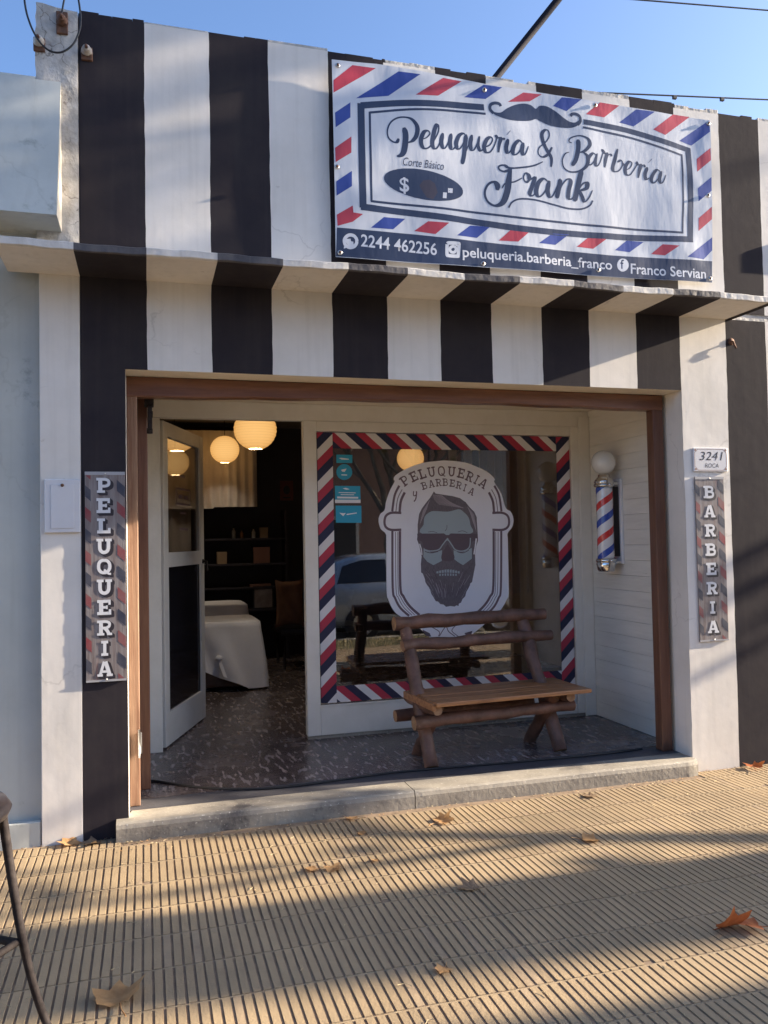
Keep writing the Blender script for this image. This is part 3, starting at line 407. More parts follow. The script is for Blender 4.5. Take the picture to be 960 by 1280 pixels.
elev = math.asin(sdir.z)
w = bpy.data.worlds.new('World'); scene.world = w; w.use_nodes = True
bg = w.node_tree.nodes['Background']; sk = w.node_tree.nodes.new('ShaderNodeTexSky'); sk.sky_type = 'NISHITA'; sk.sun_disc = False
sk.sun_elevation = elev; sk.sun_rotation = math.atan2(sdir.x, sdir.y); sk.altitude = 0; sk.air_density = .75; sk.dust_density = 2.5; sk.ozone_density = 4
w.node_tree.links.new(sk.outputs[0], bg.inputs[0]); bg.inputs[1].default_value = SKY
sl = bpy.data.lights.new('sun', 'SUN'); sl.energy = SUN; sl.angle = R(.5); sl.color = (1, .84, .64)
so = bpy.data.objects.new('sun', sl); so.rotation_euler = (-sdir).to_track_quat('-Z', 'Y').to_euler(); so.location = (20, -5, 12); col.objects.link(so)
scene.view_settings.view_transform = 'Standard'; scene.view_settings.look = 'None'; scene.view_settings.exposure = EXPO; scene.view_settings.gamma = 1
scene.cycles.max_bounces = 8; scene.cycles.transparent_max_bounces = 12; scene.cycles.diffuse_bounces = 5; scene.cycles.glossy_bounces = 4
scene.cycles.use_denoising = True
scene.cycles.caustics_reflective = False; scene.cycles.caustics_refractive = False; scene.cycles.sample_clamp_indirect = 6

# ------------------------------------------------------------------ ground
g = MB(); g.grid([[(x, y, -.16) for y in (-300, -60, -20, -8.2, 20, 60, 300)] for x in (-300, -60, -20, 0, 20, 60, 300)], GROUND, False); struct(g, 'ground')
g = MB(); g.box((-60, -13.5, -.30), (70, -5.46, -.12), ASPH); struct(g, 'street')
g = MB()
for i in range(-30, 36): g.box((i * 2 + .006, -5.45, -.25), (i * 2 + 1.994, -5.30, .0), CONC, .012)
struct(g, 'kerb')
g = MB(); g.box((-60, -5.295, -.2), (70, -4.105, -.012), SOIL); struct(g, 'verge')
g = MB(); g.box((-60, -16.2, -.2), (70, -13.6, .0), CONC); struct(g, 'opposite_pavement')
# ribbed tile sidewalk: bars run from wall to street, rows parallel to the wall
g = MB()
g.box((-60, -4.1, -.2), (-7, -.0, 0), TILE2); g.box((10, -4.1, -.2), (70, -.0, 0), TILE2)
g.box((-7, -4.1, -.2), (10, .2, -.0022), GROUT)
PITCH = .0375; ROW = .272
row0 = -.145
k = 0
nx = int(17 / PITCH)
rowe = [0.0 - .012] + [row0 - i * ROW for i in range(16)]
for ri in range(len(rowe) - 1):
    y1, y0 = rowe[ri] - .0025, rowe[ri + 1] + .0025
    tid = None
    for i in range(nx):
        xx = -7 + i * PITCH
        t = (i + 0) // 8
        if t != tid:
            tid = t; tz = rnd.gauss(0, .0003); tm = TILE if rnd.random() < .80 else TILE2; tx = rnd.gauss(0, .0003)
            tilt = rnd.gauss(0, .00022)
        if t % 11 == 6 and i % 8 == 0: w0 = .009     # wider joint between batches of tiles
        else: w0 = .0038
        # bars lean a little in plan as laid
        skw = 0
        a, b = xx + w0 + tx, xx + PITCH - .0036 + tx
        zt = .0015 + tz; j1 = rnd.gauss(0, .0006); j2 = rnd.gauss(0, .0006)
        if y1 > -.02: 
            if -.17 < xx < 3.5: continue
        c = .0016
        ya, yb = y0 + rnd.uniform(0, .0025) + (rnd.uniform(.01, .03) if rnd.random() < .012 else 0), y1 - rnd.uniform(0, .0025)
        B = [(a + j1, ya, -.008), (b + j1, ya, -.008), (b + j2, yb, -.008), (a + j2, yb, -.008)]
        Tt = [(a + c + j1, ya + c, zt - tilt), (b - c + j1, ya + c, zt + tilt), (b - c + j2, yb - c, zt + tilt), (a + c + j2, yb - c, zt - tilt)]
        n = len(g.v); g.v += B + Tt
        mi = g.mi(TILE3 if rnd.random() < .05 else tm)
        for q in ((4, 5, 6, 7), (0, 1, 5, 4), (1, 2, 6, 5), (2, 3, 7, 6), (3, 0, 4, 7)):
            g.f.append(tuple(n + z for z in q)); g.m.append(mi); g.sm.append(False)
    # row joint: low mortar bridge
    yj = rowe[ri + 1]
    pts = []
    for i in range(0, int(17 / .03)):
        x = -7 + i * .03; pts.append(x)
    g.grid([[(x, yj - .006, -.0055) for x in pts], [(x, yj + rnd.uniform(-.001, .001), .0003 + rnd.uniform(-.0015, .0008)) for x in pts], [(x, yj + .006, -.0055) for x in pts]], SEAMM, False)
struct(g, 'sidewalk')

# verge grass: uncountable, one object
g = MB()
for i in range(9000):
    x = rnd.uniform(-6, 16); y = rnd.uniform(-5.28, -4.12); h = rnd.uniform(.02, .075); a = rnd.uniform(0, 6.28)
    if math.hypot(x, y + 4.76) < .35: continue
    dx, dy = math.cos(a) * .006, math.sin(a) * .006
    lx, ly = rnd.uniform(-.03, .03), rnd.uniform(-.03, .03)
    g.face([(x - dx, y - dy, -.012), (x + dx, y + dy, -.012), (x + lx, y + ly, h)], GRASS if rnd.random() < .6 else STRAW)
tag(g.build('verge_grass'), 'short dry grass growing on the verge beside the kerb', 'grass', kind='stuff')

# ------------------------------------------------------------------ barbershop building
shop = tag(empty('barbershop_building', (1.8, 0, 0)), 'barbershop with black and white vertical stripes painted over its whole front', 'shop building')
EDG = [-.335, .018, .378, .725, 1.088, 1.434, 1.777, 2.122, 2.477, 2.817, 3.172, 3.515, 3.885, 4.22, 4.57]
STR = [BLACK, WHITE, BLACK, WHITE, BLACK, WHITE, BLACK, WHITE, BLACK, WHITE, BLACK, WHITE, BLACK, WHITE]
def wob(i, z): return .0018 * math.sin(z * 2.3 + i * 2.1) + .0012 * math.sin(z * 9 + i * 5) + .0009 * math.sin(z * 37 + i * 3) + .0008 * math.sin(z * 71 + i)
def edge(i, z):
    if i == 0: return EDG[0]
    return EDG[i] + wob(i, z)
def column(mb, i, x0f, x1f, z0, z1, m, y=0):
    n = max(2, int((z1 - z0) / .06)); zs = [z0 + (z1 - z0) * k / n for k in range(n + 1)]
    mb.grid([[(x0f(z), y, z) for z in zs], [x for x in [(x1f(z), y, z) for z in zs]]], m, False)
ZT = 4.545     # parapet height
topz = {}
mb = MB()
for i in range(14):
    zt = ZT + .02 * (i < 4) - .01 * (i > 10)
    e0 = (lambda i: lambda z: edge(i, z))(i); e1 = (lambda i: lambda z: edge(i + 1, z))(i)
    column(mb, i, e0, e1, 3.13, zt, STR[i])
    lo = 2.575
    if i in (11, 12, 13): lo = -.05
    if i == 0:
        column(mb, i, e0, e1, 2.575, 3.085, STR[i])
        column(mb, i, e0, lambda z: -.100, -.05, 2.575, BLACK)
    else: column(mb, i, e0, e1, lo, 3.085, STR[i])
# worn plaster rim and chipped bits on top of the parapet
for i in range(14):
    zt = ZT + .02 * (i < 4) - .01 * (i > 10)
    mb.grid([[(EDG[i], 0, zt), (EDG[i], .2, zt)], [(EDG[i + 1], 0, zt), (EDG[i + 1], .2, zt)]], OLDW, False)
bw(mb, 'striped_facade', shop)
mb = MB()
x = -.33
while x < 4.5:
    l = rnd.uniform(.05, .22); i = max(k for k in range(14) if EDG[k] <= x + .001)
    l = min(l, EDG[i + 1] - x); l = max(l, .02)
    zt = ZT + .02 * (i < 4) - .01 * (i > 10)
    h = rnd.uniform(.004, .022)
    if 1.1 < x < 2.15: h = rnd.uniform(.012, .028)
    if 2.2 < x < 2.40: h = .001
    if 2.40 < x < 3.8: h = rnd.uniform(.018, .034)
    mb.box((x, .003, zt - .01), (x + l - .001, .19, zt + h), STR[i] if STR[i] == BLACK else OLDW, .002)
    x += l
bw(mb, 'parapet_coping', shop)
# wall bodies behind the painted face
mb = MB()
mb.box((-.333, .006, 3.0), (4.565, .20, 4.53), OLDW); mb.box((-.098, .006, 2.62), (3.51, .18, 3.0), CREAM)
mb.box((-.333, .006, -.1), (-.103, .30, 3.0), CREAM); mb.box((3.520, .006, -.1), (4.565, .30, 3.0), CREAM)
# jamb reveals and lintel soffit (set proud of the bodies)
mb.grid([[(-.100, 0, -.05), (-.100, 0, 2.575)], [(-.100, .19, -.05), (-.100, .19, 2.575)]], WHITE, False)
mb.grid([[(3.515, 0, -.05), (3.515, 0, 2.575)], [(3.515, .18, -.05), (3.515, .18, 2.575)]], WHITE, False)
mb.grid([[(-.100, 0, 2.575), (3.515, 0, 2.575)], [(-.100, .20, 2.575), (3.515, .20, 2.575)]], CREAM, False)
bw(mb, 'wall', shop)
# old plaster pier on the left
mb = MB()
mb.box((-.545, .0, -.05), (-.3365, .30, 3.085), WHITE, .004)
bw(mb, 'pillar', shop)
mb = MB()
P = []
nn = 34
for a in range(7):
    rr_ = []
    for k in range(nn):
        z = 3.13 + (4.59 - 3.13) * k / (nn - 1)
        xx = -.552 + .215 * a / 6
        j = .006 * rnd.random() if 0 < a < 6 else (.008 * rnd.uniform(-1, .3) if a == 0 else 0)
        rr_.append((xx + (j if a == 0 else 0), -.012 - (j if 0 < a < 6 else 0), z + (.012 * rnd.uniform(-1, .2) if k == nn - 1 else 0) - (.02 * a / 6 if k == nn - 1 else 0)))
    P.append(rr_)
mb.grid(P, OLDW, True)
mb.box((-.548, -.004, 3.14), (-.3375, .25, 4.562), OLDW, .004)
bw(mb, 'weathered_pier', shop)
# ledge
mb = MB()
LX0, LX1, LD, LZ0, LZ1 = -.70, 3.935, -.42, 3.082, 3.128
le = [LX0] + [EDG[0]] + EDG[1:12] + [EDG[12], LX1]
lm = [LEDGEW] + [LEDGEB if STR[i] == BLACK else LEDGEW for i in range(12)] + [LEDGEB]
sm_ = [WHITE] + [BLACK if STR[i] == BLACK else WHITE for i in range(12)] + [BLACK]
for i in range(len(le) - 1):
    a, b = le[i], le[i + 1]
    n = max(2, int((b - a) / .05)); xs = [a + (b - a) * k / n for k in range(n + 1)]
    dz = lambda x: .004 * math.sin(x * 6.1) + .002 * math.sin(x * 31)
    dy = lambda x: .004 * math.sin(x * 4.3 + 1)
    F = lambda x: [(x, -.0, LZ0), (x, LD + .012 + dy(x), LZ0 + dz(x) * .6), (x, LD + dy(x), LZ0 + .006 + dz(x)), (x, LD + dy(x), LZ1 - .006 + dz(x)), (x, LD + .012 + dy(x), LZ1 + dz(x)), (x, .0, LZ1 + .012)]
    rows = [F(x) for x in xs]
    mb.grid([r[:2] for r in rows], sm_[i], False)
    mb.grid([r[1:] for r in rows], lm[i], False)
for x in (LX0, LX1): mb.face([(x, 0, LZ0), (x, LD + .006, LZ0 + .003), (x, LD + .006, LZ1), (x, 0, LZ1 + .012)], LEDGEW)
bw(mb, 'cornice_ledge', shop)
# ceiling, side walls, floor of the recess
mb = MB(); mb.box((-.14, .205, 2.645), (3.80, 1.40, 2.76), CREAM); bw(mb, 'recess_ceiling', shop)
mb = MB()
z = FL
while z < 2.64:
    h = .118 + rnd.uniform(-.001, .001)
    mb.box((3.604, .22, z + .0015), (3.66, 1.40, min(z + h, 2.645)), SIDING, .0012); z += h
mb.box((3.655, .21, .0), (3.80, 1.6, 2.7), CREAM)
bw(mb, 'boarded_side_wall', shop)
mb = MB(); mb.box((-.20, .20, 0), (-.045, 1.39, 2.7), FRAMEW); bw(mb, 'left_side_wall', shop)
mb = MB(); mb.box((-.16, .33, -.1), (3.70, 1.40, FL), FLOOR); bw(mb, 'recess_floor', shop)
mb = MB(); mb.box((-.098, .125, -.1), (3.512, .328, FL - .001), DARKB, .003); bw(mb, 'threshold_band', shop)
mb = MB()
for a, b in ((-.165, 1.52), (1.5255, 3.50)):
    n = int((b - a) / .04)
    xs = [a + (b - a) * k / n for k in range(n + 1)]
    rows = []
    for x in xs:
        q = rnd.uniform(0, .0007); q2 = rnd.uniform(0, .0012)
        yy = -.085 if x < 3.44 else -.085 + (x - 3.44) * .2
        if x < -.1: yy += .0
        rows.append([(x, .0 if (x < -.1) else .123, FL), (x, yy + .02 + q2, FL + .001), (x, yy + .006 + q, FL - .008 - q), (x, yy + q * .5, FL - .03), (x, yy + .004, -.05)])
    mb.grid(rows, TERR, False)
    for e, o_ in ((rows[0], -.0004), (rows[-1], .0004)): mb.face([(p_[0] + o_, p_[1], p_[2]) for p_ in (e[0], e[1], e[2], e[3], e[4], (e[0][0], e[0][1], -.05))], TERR)
mb.box((-.10, -.05, -.1), (3.49, .12, FL - .012), TERR)
bw(mb, 'doorstep', shop)
# varnished timber surround
mb = MB()
def post(mb, x0, x1, y0, y1, z0, z1, m):
    mb.box((x0, y0, z0), (x1, y1, z1), m, .006)
post(mb, -.098, -.040, .19, .27, FL + .0, 2.47, WORN)
post(mb, -.044, .018, .50, .62, FL + .0, 2.52, WOOD)
post(mb, 3.41, 3.492, .185, .265, FL + .0, 2.47, WOOD)
# top beam, slightly sagging
rows = []
for k in range(25):
    t = k / 24; x = -.098 + (3.492 + .098) * t
    b = 2.452 + .022 * math.sin(t * math.pi) + .012 * t + .003 * math.sin(t * 40)
    rows.append([(x, .19, b), (x, .186, b + .006), (x, .186, 2.568), (x, .19, 2.573), (x, .27, 2.573), (x, .27, b)])
mb.grid(rows, WOODH, False, closev=True); mb.face(rows[0][::-1], WOODH); mb.face(rows[-1], WOODH)
bw(mb, 'timber_surround', shop)
mb = MB(); mb.box((.0, .27, 2.43), (.055, .42, 2.47), IRON, .004); mb.box((.018, .30, 2.28), (.045, .34, 2.43), IRON, .004); mb.box((.02, .36, 2.38), (.05, .50, 2.40), IRON, .002)
mb.lathe([(0, 0), (.018, 0), (.018, .03), (0, .03)], (.03, .33, 2.26), IRON, 12)
bw(mb, 'awning_bracket', shop)
mb = MB(); mb.box((-.052, .17, .40), (-.03, .189, .52), STEEL, .003); mb.tube([(-.045, .165, .38), (-.045, .165, .54)], .006, STEEL); bw(mb, 'gate_hinge', shop)
# white joinery: header, door jambs, window frame
win = empty('shop_window', (2.35 - 1.8, 1.4, .1)); win.parent = shop
mb = MB()
mb.box((-.045, 1.385, 2.515), (3.603, 1.46, 2.644), FRAMEW, .004)
mb.box((-.045, 1.39, FL), (.108, 1.46, 2.514), FRAMEW, .004)
bw(mb, 'door_frame', shop)
mb = MB()
mb.box((1.160, 1.375, .125), (1.262, 1.455, 2.514), FRAMEW, .005); mb.box((3.432, 1.375, .125), (3.603, 1.455, 2.514), FRAMEW, .005)
mb.box((1.263, 1.380, .125), (3.431, 1.455, .338), FRAMEW, .004); mb.box((1.263, 1.380, 2.436), (3.431, 1.455, 2.514), FRAMEW, .004)
mb.box((1.263, 1.372, .339), (3.431, 1.392, .352), FRAMEW, .003)
mb.box((3.50, 1.362, .102), (3.600, 1.374, 2.60), FRAMEW, .003)
mb.box((1.165, 1.39, FL), (3.60, 1.455, .124), TERR)
bw(mb, 'window_frame', win)
mb = MB(); mb.box((1.264, 1.400, .353), (3.430, 1.4045, 2.435), GLASS); bw(mb, 'window_pane', win)
# striped vinyl border
def clip(poly, x0, x1, z0, z1):
    def cl(p, ax, v, s):
        o = []
        for i in range(len(p)):
            a, b = p[i], p[(i + 1) % len(p)]
            ia, ib = (a[ax] - v) * s >= 0, (b[ax] - v) * s >= 0
            if ia: o.append(a)
            if ia != ib:
                t = (v - a[ax]) / (b[ax] - a[ax]); o.append((a[0] + (b[0] - a[0]) * t, a[1] + (b[1] - a[1]) * t))
        return o
    for ax, v, s in ((0, x0, 1), (0, x1, -1), (1, z0, 1), (1, z1, -1)):
        poly = cl(poly, ax, v, s)
        if len(poly) < 3: return None
    return poly
GW = lambda x, z, l: (x, 1.3965 - l, z)
VX0, VX1, VZ0, VZ1 = 1.270, 3.426, .362, 2.430; VB = .122; PER = .248
mb = MB()
def stripes_v(x0, x1, z0, z1, zref):
    n0 = int((z0 - zref) / PER) - 3; n1 = int((z1 - zref) / PER) + 3
    for k in range(n0, n1):
        for j, mm_ in enumerate(('white', 'navy', 'red')):
            a = zref + k * PER + j * PER / 3; b = a + PER / 3
            p = clip([(x0, a), (x1, a + (x1 - x0) * 1.0), (x1, b + (x1 - x0)), (x0, b)], x0, x1, z0, z1)
            if p: mb.face([GW(x, z, 0) for x, z in p], VIN[mm_])
def stripes_h(x0, x1, z0, z1, xref, order):
    n0 = int((x0 - xref) / PER) - 3; n1 = int((x1 - xref) / PER) + 3
    for k in range(n0, n1):
        for j, mm_ in enumerate(order):
            a = xref + k * PER + j * PER / 3; b = a + PER / 3; sh = (z1 - z0) * 1.15
            p = clip([(a, z1), (b, z1), (b + sh, z0), (a + sh, z0)], x0, x1, z0, z1)
            if p: mb.face([GW(x, z, 0) for x, z in p], VIN[mm_])
stripes_v(VX0, VX0 + VB, VZ0, VZ1, 2.215); stripes_v(VX1 - VB, VX1, VZ0, VZ1, 2.205)
stripes_h(VX0 + VB + .0005, VX1 - VB - .0005, VZ1 - VB, VZ1, 1.405, ('white', 'navy', 'red')); stripes_h(VX0 + VB + .0005, VX1 - VB - .0005, VZ0, VZ0 + VB, 1.53, ('white', 'red', 'navy'))
bw(mb, 'striped_vinyl_border', win)
mb = MB()
l = art(mb, LOGO, VIN, GW, .0005, .000008)
for s, x, z, h, rt in LOGO_LETTERS:
    hh = h * .0013 * .72; slab(mb, s, x * .001, z * .001, hh * (.80 if s != 'I' else .5), hh, VIN['maroon'], GW, l + .0002, rt, .72)
bw(mb, 'window_logo_decal', win)
for k, s in enumerate(STICKERS):
    mb = MB(); art(mb, s, VIN, GW, .0005, .00003); bw(mb, 'sticker', win, ('small cyan sticker at the top', 'round cyan sticker', 'cyan card sticker with a white strip', 'plain cyan sticker at the bottom')[k])

# door leaf, open inwards
door = empty('glazed_door', (.112 - 1.8, 1.475, 0), math.atan2(1.03, .37)); door.parent = shop
DW, DZ0, DZ1 = 1.045, FL + .012, 2.508
mb = MB()
st = .105
mb.box((.0, -.02, DZ0), (st, .02, DZ1), FRAMEW, .004); mb.box((DW - st, -.02, DZ0), (DW, .02, DZ1), FRAMEW, .004)
mb.box((st, -.019, DZ0), (DW - st, .019, DZ0 + .24), FRAMEW, .003); mb.box((st, -.019, DZ1 - .11), (DW - st, .019, DZ1), FRAMEW, .003)
mb.box((st, -.019, 1.42), (DW - st, .019, 1.53), FRAMEW, .003)
for za, zb in ((DZ0 + .24, 1.42), (1.53, DZ1 - .11)):
    for yy in (-.014, .009):
        mb.box((st, yy, za), (st + .012, yy + .005, zb), FRAMEW); mb.box((DW - st - .012, yy, za), (DW - st, yy + .005, zb), FRAMEW)
mb.build('door_leaf', door)
mb = MB(); mb.box((st + .001, -.003, DZ0 + .241), (DW - st - .001, .003, 1.419), DGLASS); mb.build('door_pane', door)
mb = MB(); mb.box((st + .001, -.003, 1.531), (DW - st - .001, .003, DZ1 - .111), GLASS)
for a, b, c_, d_ in ((.36, .70, 2.02, 2.035), (.36, .70, 1.90, 1.915), (.34, .355, 1.90, 2.035), (.705, .72, 1.90, 2.035), (.40, .50, 1.95, 1.98), (.54, .66, 1.95, 1.98), (.45, .60, 1.83, 1.845), (.42, .64, 1.70, 1.72), (.46, .58, 2.12, 2.14)):  # reflection of the window lettering, painted on the pane as bars
    mb.face([(a, -.0045, c_), (b, -.0045, c_), (b, -.0045, d_), (a, -.0045, d_)], VIN['maroon'])
mb.build('door_pane', door)
mb = MB(); mb.tube([(DW - .05, -.02, 1.44), (DW - .05, -.055, 1.44), (DW - .05, -.06, 1.36)], .009, IRON); mb.lathe([(0, 0), (.02, 0), (.02, .006), (0, .006)], (DW - .05, -.027, 1.44), IRON, 14, 'y'); mb.build('door_handle', door)
# interior shell
mb = MB()
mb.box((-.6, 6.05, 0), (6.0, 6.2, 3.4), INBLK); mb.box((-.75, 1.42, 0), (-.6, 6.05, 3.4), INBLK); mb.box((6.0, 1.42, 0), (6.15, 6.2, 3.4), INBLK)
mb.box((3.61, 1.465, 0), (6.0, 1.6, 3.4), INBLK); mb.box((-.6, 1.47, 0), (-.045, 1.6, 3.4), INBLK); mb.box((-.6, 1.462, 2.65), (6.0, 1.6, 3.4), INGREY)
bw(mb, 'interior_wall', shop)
mb = MB(); mb.box((-.6, 1.401, -.1), (6.0, 6.05, FL - .001), FLOOR); bw(mb, 'interior_floor', shop)
mb = MB(); mb.box((-.6, 1.6, 3.10), (6.0, 6.05, 3.2), INGREY); bw(mb, 'interior_ceiling', shop)
mb = MB(); mb.box((-.5, .21, 3.42), (6.1, 9, 3.6), CONC); mb.box((-.50, 6.3, 0), (6.1, 9, 3.41), OPP[2]); bw(mb, 'flat_roof', shop)
mb = MB()
for k in range(9):
    x = 3.55 + k * .2
    mb.box((x, 4.55, .9), (x + .1, 4.57, 3.0), CURT)
bw(mb, 'striped_partition', shop)

# ------------------------------------------------------------------ neighbours
nb = tag(empty('neighbour_house', (-3, 0, 0)), 'pale green rendered house at the left edge, joined to the striped shop', 'house')
mb = MB(); mb.box((-9, .05, -.1), (-.546, 6, 3.9), NEIGH); bw(mb, 'wall', nb)
mb = MB(); mb.box((-9, .006, -.1), (-.550, .05, .13), NEIGH, .006); bw(mb, 'plinth', nb)
mb = MB()
ps = [(0, 3.315), (-.30, 3.300), (-.015, 4.165), (.3, 4.165), (.3, 3.315)]
mb.grid([[(x, y, z) for y, z in ps] for x in (-9, -4, -.62, -.555)], NEIGH, False, closev=True)
ps2 = [(-.014, 3.315), (-.30, 3.300), (-.018, 4.150)]
mb.grid([[(x, y, z) for y, z in ps2] for x in (-.5551, -.425)], NEIGH, False, closev=True); mb.face([(-.425, y, z) for y, z in ps2], CREAM)  # end face lighter than the rest: the sun on it is put into its colour
bw(mb, 'slanted_fascia', nb)
nb = tag(empty('neighbour_house', (7, 0, 0)), 'plain wall of the house adjoining the striped shop on the right', 'house')
mb = MB(); mb.box((4.575, .02, -.1), (12, 6, 3.6), OPP[1]); bw(mb, 'wall', nb)
mb = MB(); mb.box((4.575, -.05, 3.6), (12, 6, 3.75), CONC, .01); bw(mb, 'roof_edge', nb)

# ------------------------------------------------------------------ banner
def zr(pts):
    pts = sorted(pts)
    def f_(x):
        if x <= pts[0][0]: return pts[0][1]
        for a, b in zip(pts, pts[1:]):
            if x <= b[0]: return a[1] + (b[1] - a[1]) * (x - a[0]) / (b[0] - a[0])
        return pts[-1][1]
    return f_
BE = [(x * .001, z * .001) for x, z in BANNER_EDGE]
btop, bbot = zr(BE[:7]), zr(BE[8:13]); EYE = [(x * .001, z * .001) for x, z in EYELETS]
def bdy(x, z):
    d = .006 * math.sin(2.3 * x + 1.1 * z) + .004 * math.sin(5.1 * x - 3.3 * z + 1) + .0025 * math.sin(11 * x + 2 * z)
    d += .006 * math.sin((z - 3.3) / 1.2 * math.pi)
    for ex, ez in EYE:      # tension creases fanning out from the eyelets
        q = math.hypot(x - ex, z - ez)
        if q < .55: d += .0040 * math.sin(math.atan2(z - ez, x - ex) * 6) * (1 - q / .55) * min(1, q / .28) ** 2
    return d
BW = lambda x, z, l: (x, -.042 - bdy(x, z) - l, z)
ban = tag(empty('shop_banner', (2.45, -.04, 3.3)), 'white vinyl barber banner with red and blue edge stripes and a moustache above the ledge', 'banner')
mb = MB()
xs = [BE[0][0] + (BE[6][0] - BE[0][0]) * k / 260 for k in range(261)]
def sidex(x, z):   # left and right edges lean slightly
    t = (x - BE[0][0]) / (BE[6][0] - BE[0][0]); v = (z - 3.3) / 1.18
    return x - .022 * t * (1 - v) + .004 * (1 - t) * (1 - v)
rows = []
for x in xs:
    z0, z1 = bbot(x), btop(x)
    rows.append([BW(sidex(x, z0 + (z1 - z0) * k / 120), z0 + (z1 - z0) * k / 120, 0) for k in range(121)])
mb.grid(rows, BANNERW, True)
back = [[(p[0], p[1] + .0015, p[2]) for p in r_] for r_ in rows]
mb.grid(back[::-1], BANNERW, True)
bw(mb, 'banner_sheet', ban)
mb = MB()
def dens(items):
    return items
l = .0012
art(mb, [b for b in BANNER], BAN, BW, .0004, .000004, maxlen=.02, fine=True)
bw(mb, 'banner_print', ban)
for s, p0, p1, h, m_, sh in BANNER_TEXT:
    mb = MB(); put_text(mb, s, (p0[0] * .001, p0[1] * .001), (p1[0] * .001, p1[1] * .001), h * .001, BAN[m_], BW, .0009, sh, bold=.014 if h > 55 else 0)
    bw(mb, 'banner_lettering', ban)
for ex, ez in EYE:
    mb = MB(); c_ = BW(ex, ez, .007)
    mb.lathe([(.006, 0), (.0075, -.004), (.013, -.003), (.015, .002)], c_, STEEL, 16, 'y'); mb.lathe([(0, -.010), (.007, -.009), (.008, .0)], c_, RUST, 10, 'y')
    bw(mb, 'eyelet', ban)

# ------------------------------------------------------------------ vertical signs, number plate, meter box
def vsign(name, label, x0, x1, z0, z1, letters, lz, lw, lh, side, ymid=-.004):
    t = tag(empty(name, ((x0 + x1) / 2, 0, z0)), label, 'sign')
    mb = MB(); mb.box((x0, -.010, z0), (x1, -.002, z1), PLAQ, .001)
    mb.box((x0, -.0125, z1 - .018), (x1, -.0102, z1), PLQ['rim']); mb.box((x0, -.0125, z0), (x1, -.0102, z0 + .010), PLQ['rim'])
    W = lambda x, z, l: (x, -.0108 - l, z)
    per = .118; z = z0 - .05; k = 0
    while z < z1:
        for xa, xb, off in ((x0 + .001, x0 + side, 0), (x1 - side * 1.45, x1 - .001, .03)):
            sl = -(xb - xa) * .9
            p = clip([(xa, z + off), (xb, z + off + sl), (xb, z + off + sl + .062), (xa, z + off + .062)], xa, xb, z0 + .012, z1 - .02)
            if p: mb.face([W(a, b, 0) for a, b in p], PLQ['navy' if k % 2 else 'red'])
        z += per; k += 1
    bw(mb, 'sign_board', t)
    mb = MB()
    cx = (x0 + x1) / 2 - .008
    for ch, zc in zip(letters, lz):
        wv = lw * (.72 if ch == 'I' else 1.0)
        for d in range(1, 5): slab(mb, ch, cx, zc, wv, lh, PLQ['dark'], W, .0002 + .0002 * (5 - d), 0, 1.12, .0035 * d, -.003 * d, grow=.004)
        slab(mb, ch, cx, zc, wv, lh, PLQ['white'], W, .0016, 0, 1.0)
    bw(mb, 'sign_lettering', t)
    for zz in (z1 - .012, z0 + .012): mb = MB(); mb.lathe([(0, -.003), (.004, -.002), (.005, .001)], ((x0 + x1) / 2, -.0135, zz), STEEL, 10, 'y'); bw(mb, 'screw', t)
vsign('vertical_sign', 'tall weathered board sign reading PELUQUERIA on the black stripe left of the doorway', -.316, -.106, .852, 2.0, 'PELUQUERIA', [1.925 - i * .1115 for i in range(10)], .078, .082, .030)
vsign('vertical_sign', 'tall weathered board sign reading BARBERIA on the white column right of the doorway', 3.592, 3.822, .865, 1.985, 'BARBERIA', [1.880 - i * .131 for i in range(8)], .088, .084, .034)
t = tag(empty('house_number_plate', (3.72, 0, 2.02)), 'white enamel house number plate 3241 ROCA above the BARBERIA sign', 'number plate')
mb = MB()
W = lambda x, z, l: (x, -.0122 - l * .35, z)
mb.box((3.584, -.012, 2.020), (3.860, -.001, 2.184), TIN, .004); bw(mb, 'plate', t)
mb = MB()
bx0, bx1, bz0, bz1, c_ = 3.594, 3.850, 2.030, 2.174, .026
oct_ = [(bx0 + c_, bz0), (bx1 - c_, bz0), (bx1, bz0 + c_), (bx1, bz1 - c_), (bx1 - c_, bz1), (bx0 + c_, bz1), (bx0, bz1 - c_), (bx0, bz0 + c_)]
for i in range(8):
    a, b = oct_[i], oct_[(i + 1) % 8]; L_, R_ = ribbon([a, b], .0035, False, False); mb.grid([[W(*p, .0005 + i * .00005) for p in L_], [W(*p, .0005 + i * .00005) for p in R_]], TINB, False)
for xx in (bx0 + .006, bx1 - .006):
    for zz in (bz0 + .006, bz1 - .006): mb.face([W(xx + .008 * math.cos(a * math.pi / 4), zz + .008 * math.sin(a * math.pi / 4), .001) for a in range(8)], TINB)
put_text(mb, '3241', (3.632, 2.098), (3.822, 2.098), .058, TINK, W, .0012, .22, .0)
put_text(mb, 'ROCA', (3.676, 2.048), (3.785, 2.048), .028, TINK, W, .0012, .1, .0)
bw(mb, 'number_lettering', t)
t = tag(empty('meter_box', (-.43, 0, 1.66)), 'white metal meter box cover set in the pillar left of the PELUQUERIA sign', 'meter box')
mb = MB(); mb.box((-.522, -.018, 1.668), (-.3385, -.0015, 1.958), TIN, .004); mb.box((-.490, -.0215, 1.690), (-.370, -.0185, 1.930), TIN, .002)
bw(mb, 'box_cover', t)
mb = MB(); mb.lathe([(0, -.008), (.007, -.006), (.009, .0)], (-.430, -.022, 1.925), RUST, 12, 'y'); bw(mb, 'lock', t)

